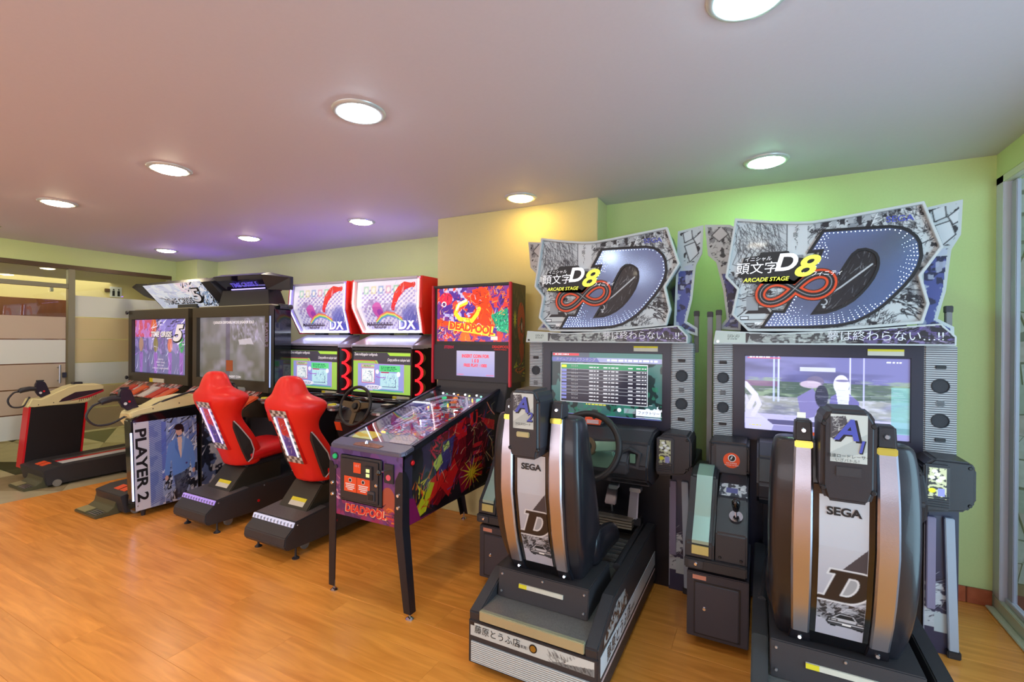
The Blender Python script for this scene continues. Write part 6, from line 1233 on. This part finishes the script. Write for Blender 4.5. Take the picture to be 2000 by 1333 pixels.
    for k, (a, m) in enumerate(((.15, 'sticker_red'), (.38, 'sticker_orange'), (.62, 'sticker_white'), (.80, 'sticker_red'), (.98, 'sticker_orange'))):
        b = Vector((X-.60+a, 2.71, .81)); mm = mat(m, {'sticker_red': (206, 60, 44), 'sticker_orange': (226, 96, 50), 'sticker_white': (220, 216, 210)}[m], .4)
        B().prism([b, b+Vector((.12, 0, 0)), b+Vector((.20, .13, .094)), b+Vector((.08, .13, .094))], [p+Vector((0, -.012, .016)) for p in (b, b+Vector((.12, 0, 0)), b+Vector((.20, .13, .094)), b+Vector((.08, .13, .094)))]).obj('deck_panel', mm, dk)
    if s < 0: B().box(X-.14, X+.16, 2.895, 2.90, .955, 1.0).obj('caution_label', PALEST, T); B().box(X-.14, X-.07, 2.894, 2.895, .955, 1.0).obj('caution_label', YELST, T)
    # floor platform and pedal
    px0, px1 = (X-.30, X+.14) if s > 0 else (X-.57, X-.0)
    pf = B().pyz([(1.97, .02), (1.94, .165), (2.05, .19), (2.96, .21), (2.96, .02)], px0, px1).obj('floor_platform', BLACKM, T, bevel=.005)
    for k in range(2): B().prism([(px0+.18+.10*k, 2.0+.0*k, .178), (px0+.26+.10*k, 2.0, .178), (px0+.26+.10*k, 2.07, .193), (px0+.18+.10*k, 2.07, .193)], [(px0+.18+.10*k, 2.0, .182), (px0+.26+.10*k, 2.0, .182), (px0+.26+.10*k, 2.07, .197), (px0+.18+.10*k, 2.07, .197)]).obj('warning_sticker', ORANGE, pf)
    for a, b, m in ((.28, .34, RED), (.34, .46, WHITEP), (.20, .27, STEEL)):
        B().prism([(px0+a, 2.12, .1935), (px0+b, 2.12, .1935), (px0+b, 2.9, .2105), (px0+a, 2.9, .2105)], [(px0+a, 2.12, .1965), (px0+b, 2.12, .1965), (px0+b, 2.9, .2135), (px0+a, 2.9, .2135)]).obj('platform_stripe', m, pf)
    q0 = X-.33 if s > 0 else X-.40; q1 = q0+.36
    pd = B().pyz([(1.815, .0), (1.81, .022), (1.90, .032), (1.945, .06), (1.96, .13), (1.99, .13), (1.99, .0)], q0, q1).obj('foot_pedal', mat('grey_green_steel', (104, 102, 76), .4, .5), T, bevel=.004)
    B().prism([(q0+.02, 1.82, .0255), (q0+.17, 1.82, .0255), (q0+.17, 1.895, .034), (q0+.02, 1.895, .034)], [(q0+.02, 1.82, .031), (q0+.17, 1.82, .031), (q0+.17, 1.895, .039), (q0+.02, 1.895, .039)]).obj('pedal_plate', mat('sand_plate', (170, 164, 120), .35, .3), pd)
    for k in range(4): B().prism([(q0+.2, 1.825+.017*k, .026+.0018*k), (q0+.34, 1.825+.017*k, .026+.0018*k), (q0+.34, 1.833+.017*k, .027+.0018*k), (q0+.2, 1.833+.017*k, .027+.0018*k)], [(q0+.2, 1.825+.017*k, .031+.0018*k), (q0+.34, 1.825+.017*k, .031+.0018*k), (q0+.34, 1.833+.017*k, .032+.0018*k), (q0+.2, 1.833+.017*k, .032+.0018*k)]).obj('pedal_ridge', STEEL, pd)
    for yy in (2.04, 2.85): B().cyl((px1-.0, yy, .036), X_, .034, .02, 20).obj('castor', mat('grey_castor', (150, 146, 140), .4, .3), pf, bevel=.004)
    # gun console
    if s > 0:
        xa, xb = -4.575, -4.452
        sl = B().pyz([(1.975, .055), (1.94, .80), (2.02, .835), (2.46, .875), (2.475, .10)], xa, xb).obj('side_panel', BLACKG, T, bevel=.01)
        def outline(U, V): return in_poly([(.012,.012),(.008,.70),(.02,.715),(.45,.745),(.455,.745),(.47,.035),(.46,.03)])(U, V)
        pp = print_mesh('side_print', SP, GLOSSPRINT, sl, (xb+.001, 1.975, .06), (0, 1, 0), (0, -.03, 1))
        for k, t in enumerate(['PLAYER 2']): text(t, (xb+.0025, 2.012, .43), (0, .04, -1), (0, 1, .04), .106, INKBLACK, sl, bold=.03, sx=1.36, label='black PLAYER 2 lettering reading downwards')
        B().tube([(xb+.004, 1.957, .15), (xb+.004, 1.938, .70)], .007, 8).obj('light_tube', mat('blue_white_tube', (190, 200, 255), .3, emit=2.2), sl)
        bolts('screw', [(xb, 1.99, .10), (xb, 1.97, .77)], X_, .006, sl)
        ex = B().pyz([(2.48, .12), (2.49, .80), (2.90, .80), (2.90, .12)], xa+.02, xb-.01).obj('rear_side_panel', BLACKM, T)
        cv = Canvas(0, .4, 0, .66, .005, (90, 110, 160)); cv.blotch(.07, .5, (30, 34, 50), 3, .9); cv.blotch(.05, .58, (206, 212, 226), 4, .9); cv.strokes(60, (0,.4,0,.66), .1, .008, [(20,24,34),(206,214,230)], 1.1, .5, 5)
        print_mesh('side_print', cv, GLOSSPRINT, ex, (xb-.009, 2.49, .13), Y_, Z_)
        B().pyz([(2.5, .78), (2.58, .95), (2.95, .99), (2.95, .78)], xa-.02, xb-.02).obj('console_rear_shell', mat('pale_side_shell', (196, 200, 196), .4), T, bevel=.01)
        B().loft([[(xa-.13, y, z0), (xb-.05, y, z0), (xb-.04, y, z1), (xa-.10, y, z1)] for y, z0, z1 in ((1.96, .79, .85), (2.02, .70, .88), (2.2, .62, .90), (2.45, .62, .90))]).obj('console_pod', BEIGE, T, smooth=True, bevel=.01)
        B().pyz([(1.945, .815), (1.93, .86), (1.99, .885), (2.08, .90), (2.17, .945), (2.34, .968), (2.45, .962), (2.49, .93), (2.50, .875), (2.46, .866), (2.02, .83)], xa-.05, xb-.012).obj('gun_console', BEIGE, T, bevel=.012, seg=3)
        bolts('screw', [(xb-.012, 2.1, .875), (xb-.012, 2.3, .90)], X_, .005, T, INKBLACK)
        B().box(-4.78, -4.60, 2.36, 2.9, .2, .62).obj('step_housing', mat('olive_step', (90, 84, 58), .5), T, bevel=.01)
        bolts('foot', [(xb-.05, 2.05, .05)], (0, 0, -1), .02, T, BLACK, .05)
    else:
        xa, xb = -6.80, -6.67
        sl = B().pyz([(1.965, .12), (2.02, .74), (2.47, .735), (2.42, .12)], xa, xb).obj('side_panel', mat('black_side_laminate', (36, 30, 30), .35), T, bevel=.004)
        for yy0, yy1 in ((1.955, 2.010), (2.425, 2.475)): B().prism([(xa-.005, yy0, .12), (xb+.004, yy0, .12), (xb+.004, yy1, .74), (xa-.005, yy1, .74)], [(xa-.005, yy0+.016, .12), (xb+.004, yy0+.016, .12), (xb+.004, yy1+.016, .74), (xa-.005, yy1+.016, .74)]).obj('red_edge', RED, sl)
        gc = B().pyz([(1.99, .735), (2.03, .83), (2.10, .815), (2.32, .925), (2.40, .945), (2.60, .935), (2.65, .90), (2.60, .82), (2.48, .735), (2.05, .725)], xa-.02, xb+.012).obj('gun_console', BEIGE, T, bevel=.012, seg=3)
        B().pyz([(2.24, .765), (2.27, .80), (2.38, .86), (2.62, .875), (2.63, .862), (2.5, .82), (2.33, .775)], xb+.010, xb+.017).obj('dark_inset', mat('dark_inset', (60, 40, 54), .3), gc)
        B().pyz([(2.33, .768), (2.5, .815), (2.635, .868), (2.63, .845), (2.5, .79)], xb+.011, xb+.018).obj('red_inset', mat('crimson_plastic', (190, 30, 50), .35), gc)
        for k in range(9): B().pyz([(2.41+.018*k, .752+.0045*k), (2.414+.018*k, .752+.0045*k), (2.424+.018*k, .785+.005*k), (2.42+.018*k, .785+.005*k)], xb+.012, xb+.0145).obj('vent_slot', INKBLACK, gc)
        B().box(xa+.02, xb-.03, 2.38, 2.46, .94, .965).obj('holder_clip', BLACK, gc, bevel=.004)
        bolts('screw', [(xb+.012, 2.08, .755), (xb+.012, 2.2, .765)], X_, .005, gc, INKBLACK)
shooter(-6.095, -1, 'left shooting machine under the lit white and black sign, beside the glass partition')
shooter(-4.75, 1, 'right shooting machine with the big PLAYER 2 side panel and an unlit sign')
gun(-4.56, 1.93, .885, 'black cabled gun lying on the cream console above the PLAYER 2 panel', [(-.20, .045), (-.235, -.03), (-.18, -.10), (-.08, -.105), (.02, -.06)], [(-4.50, 2.04, .87), (-4.47, 2.18, .93), (-4.47, 2.38, .985), (-4.50, 2.5, .99)])
gun(-6.72, 2.10, .83, 'black cabled gun lying on the leftmost cream console, by the glass door', [(-.19, .06), (-.23, -.01), (-.20, -.08), (-.12, -.085), (-.085, -.03)], [(-6.72, 2.03, .84)])
# small handset of the right machine seen against its display
setorg(-4.50, 2.72, .955)
T = thing('light_gun', 'black cabled gun standing in front of the right grey display, behind the red seats', 'toy gun', (-4.50, 2.72, .955), 'cabled guns in their holders')
B().pyz([(2.72, .95), (2.72, 1.02), (2.73, 1.05), (2.78, 1.05), (2.79, .955)], -4.54, -4.46).obj('gun_body', BLACK, T, bevel=.008)
B().tube([(-4.49, 2.74, 1.02), (-4.44, 2.73, 1.04), (-4.38, 2.72, 1.03)], [.024, .022, .02], 12).obj('grip', BLACK, T, smooth=True)
B().tube([(-4.38+.08*math.sin(t)-.0, 2.72, .945+.085*math.cos(t)) for t in [math.pi*i/12 for i in range(0, 12)]], .0085, 10).obj('cable', BLACK, T, smooth=True)
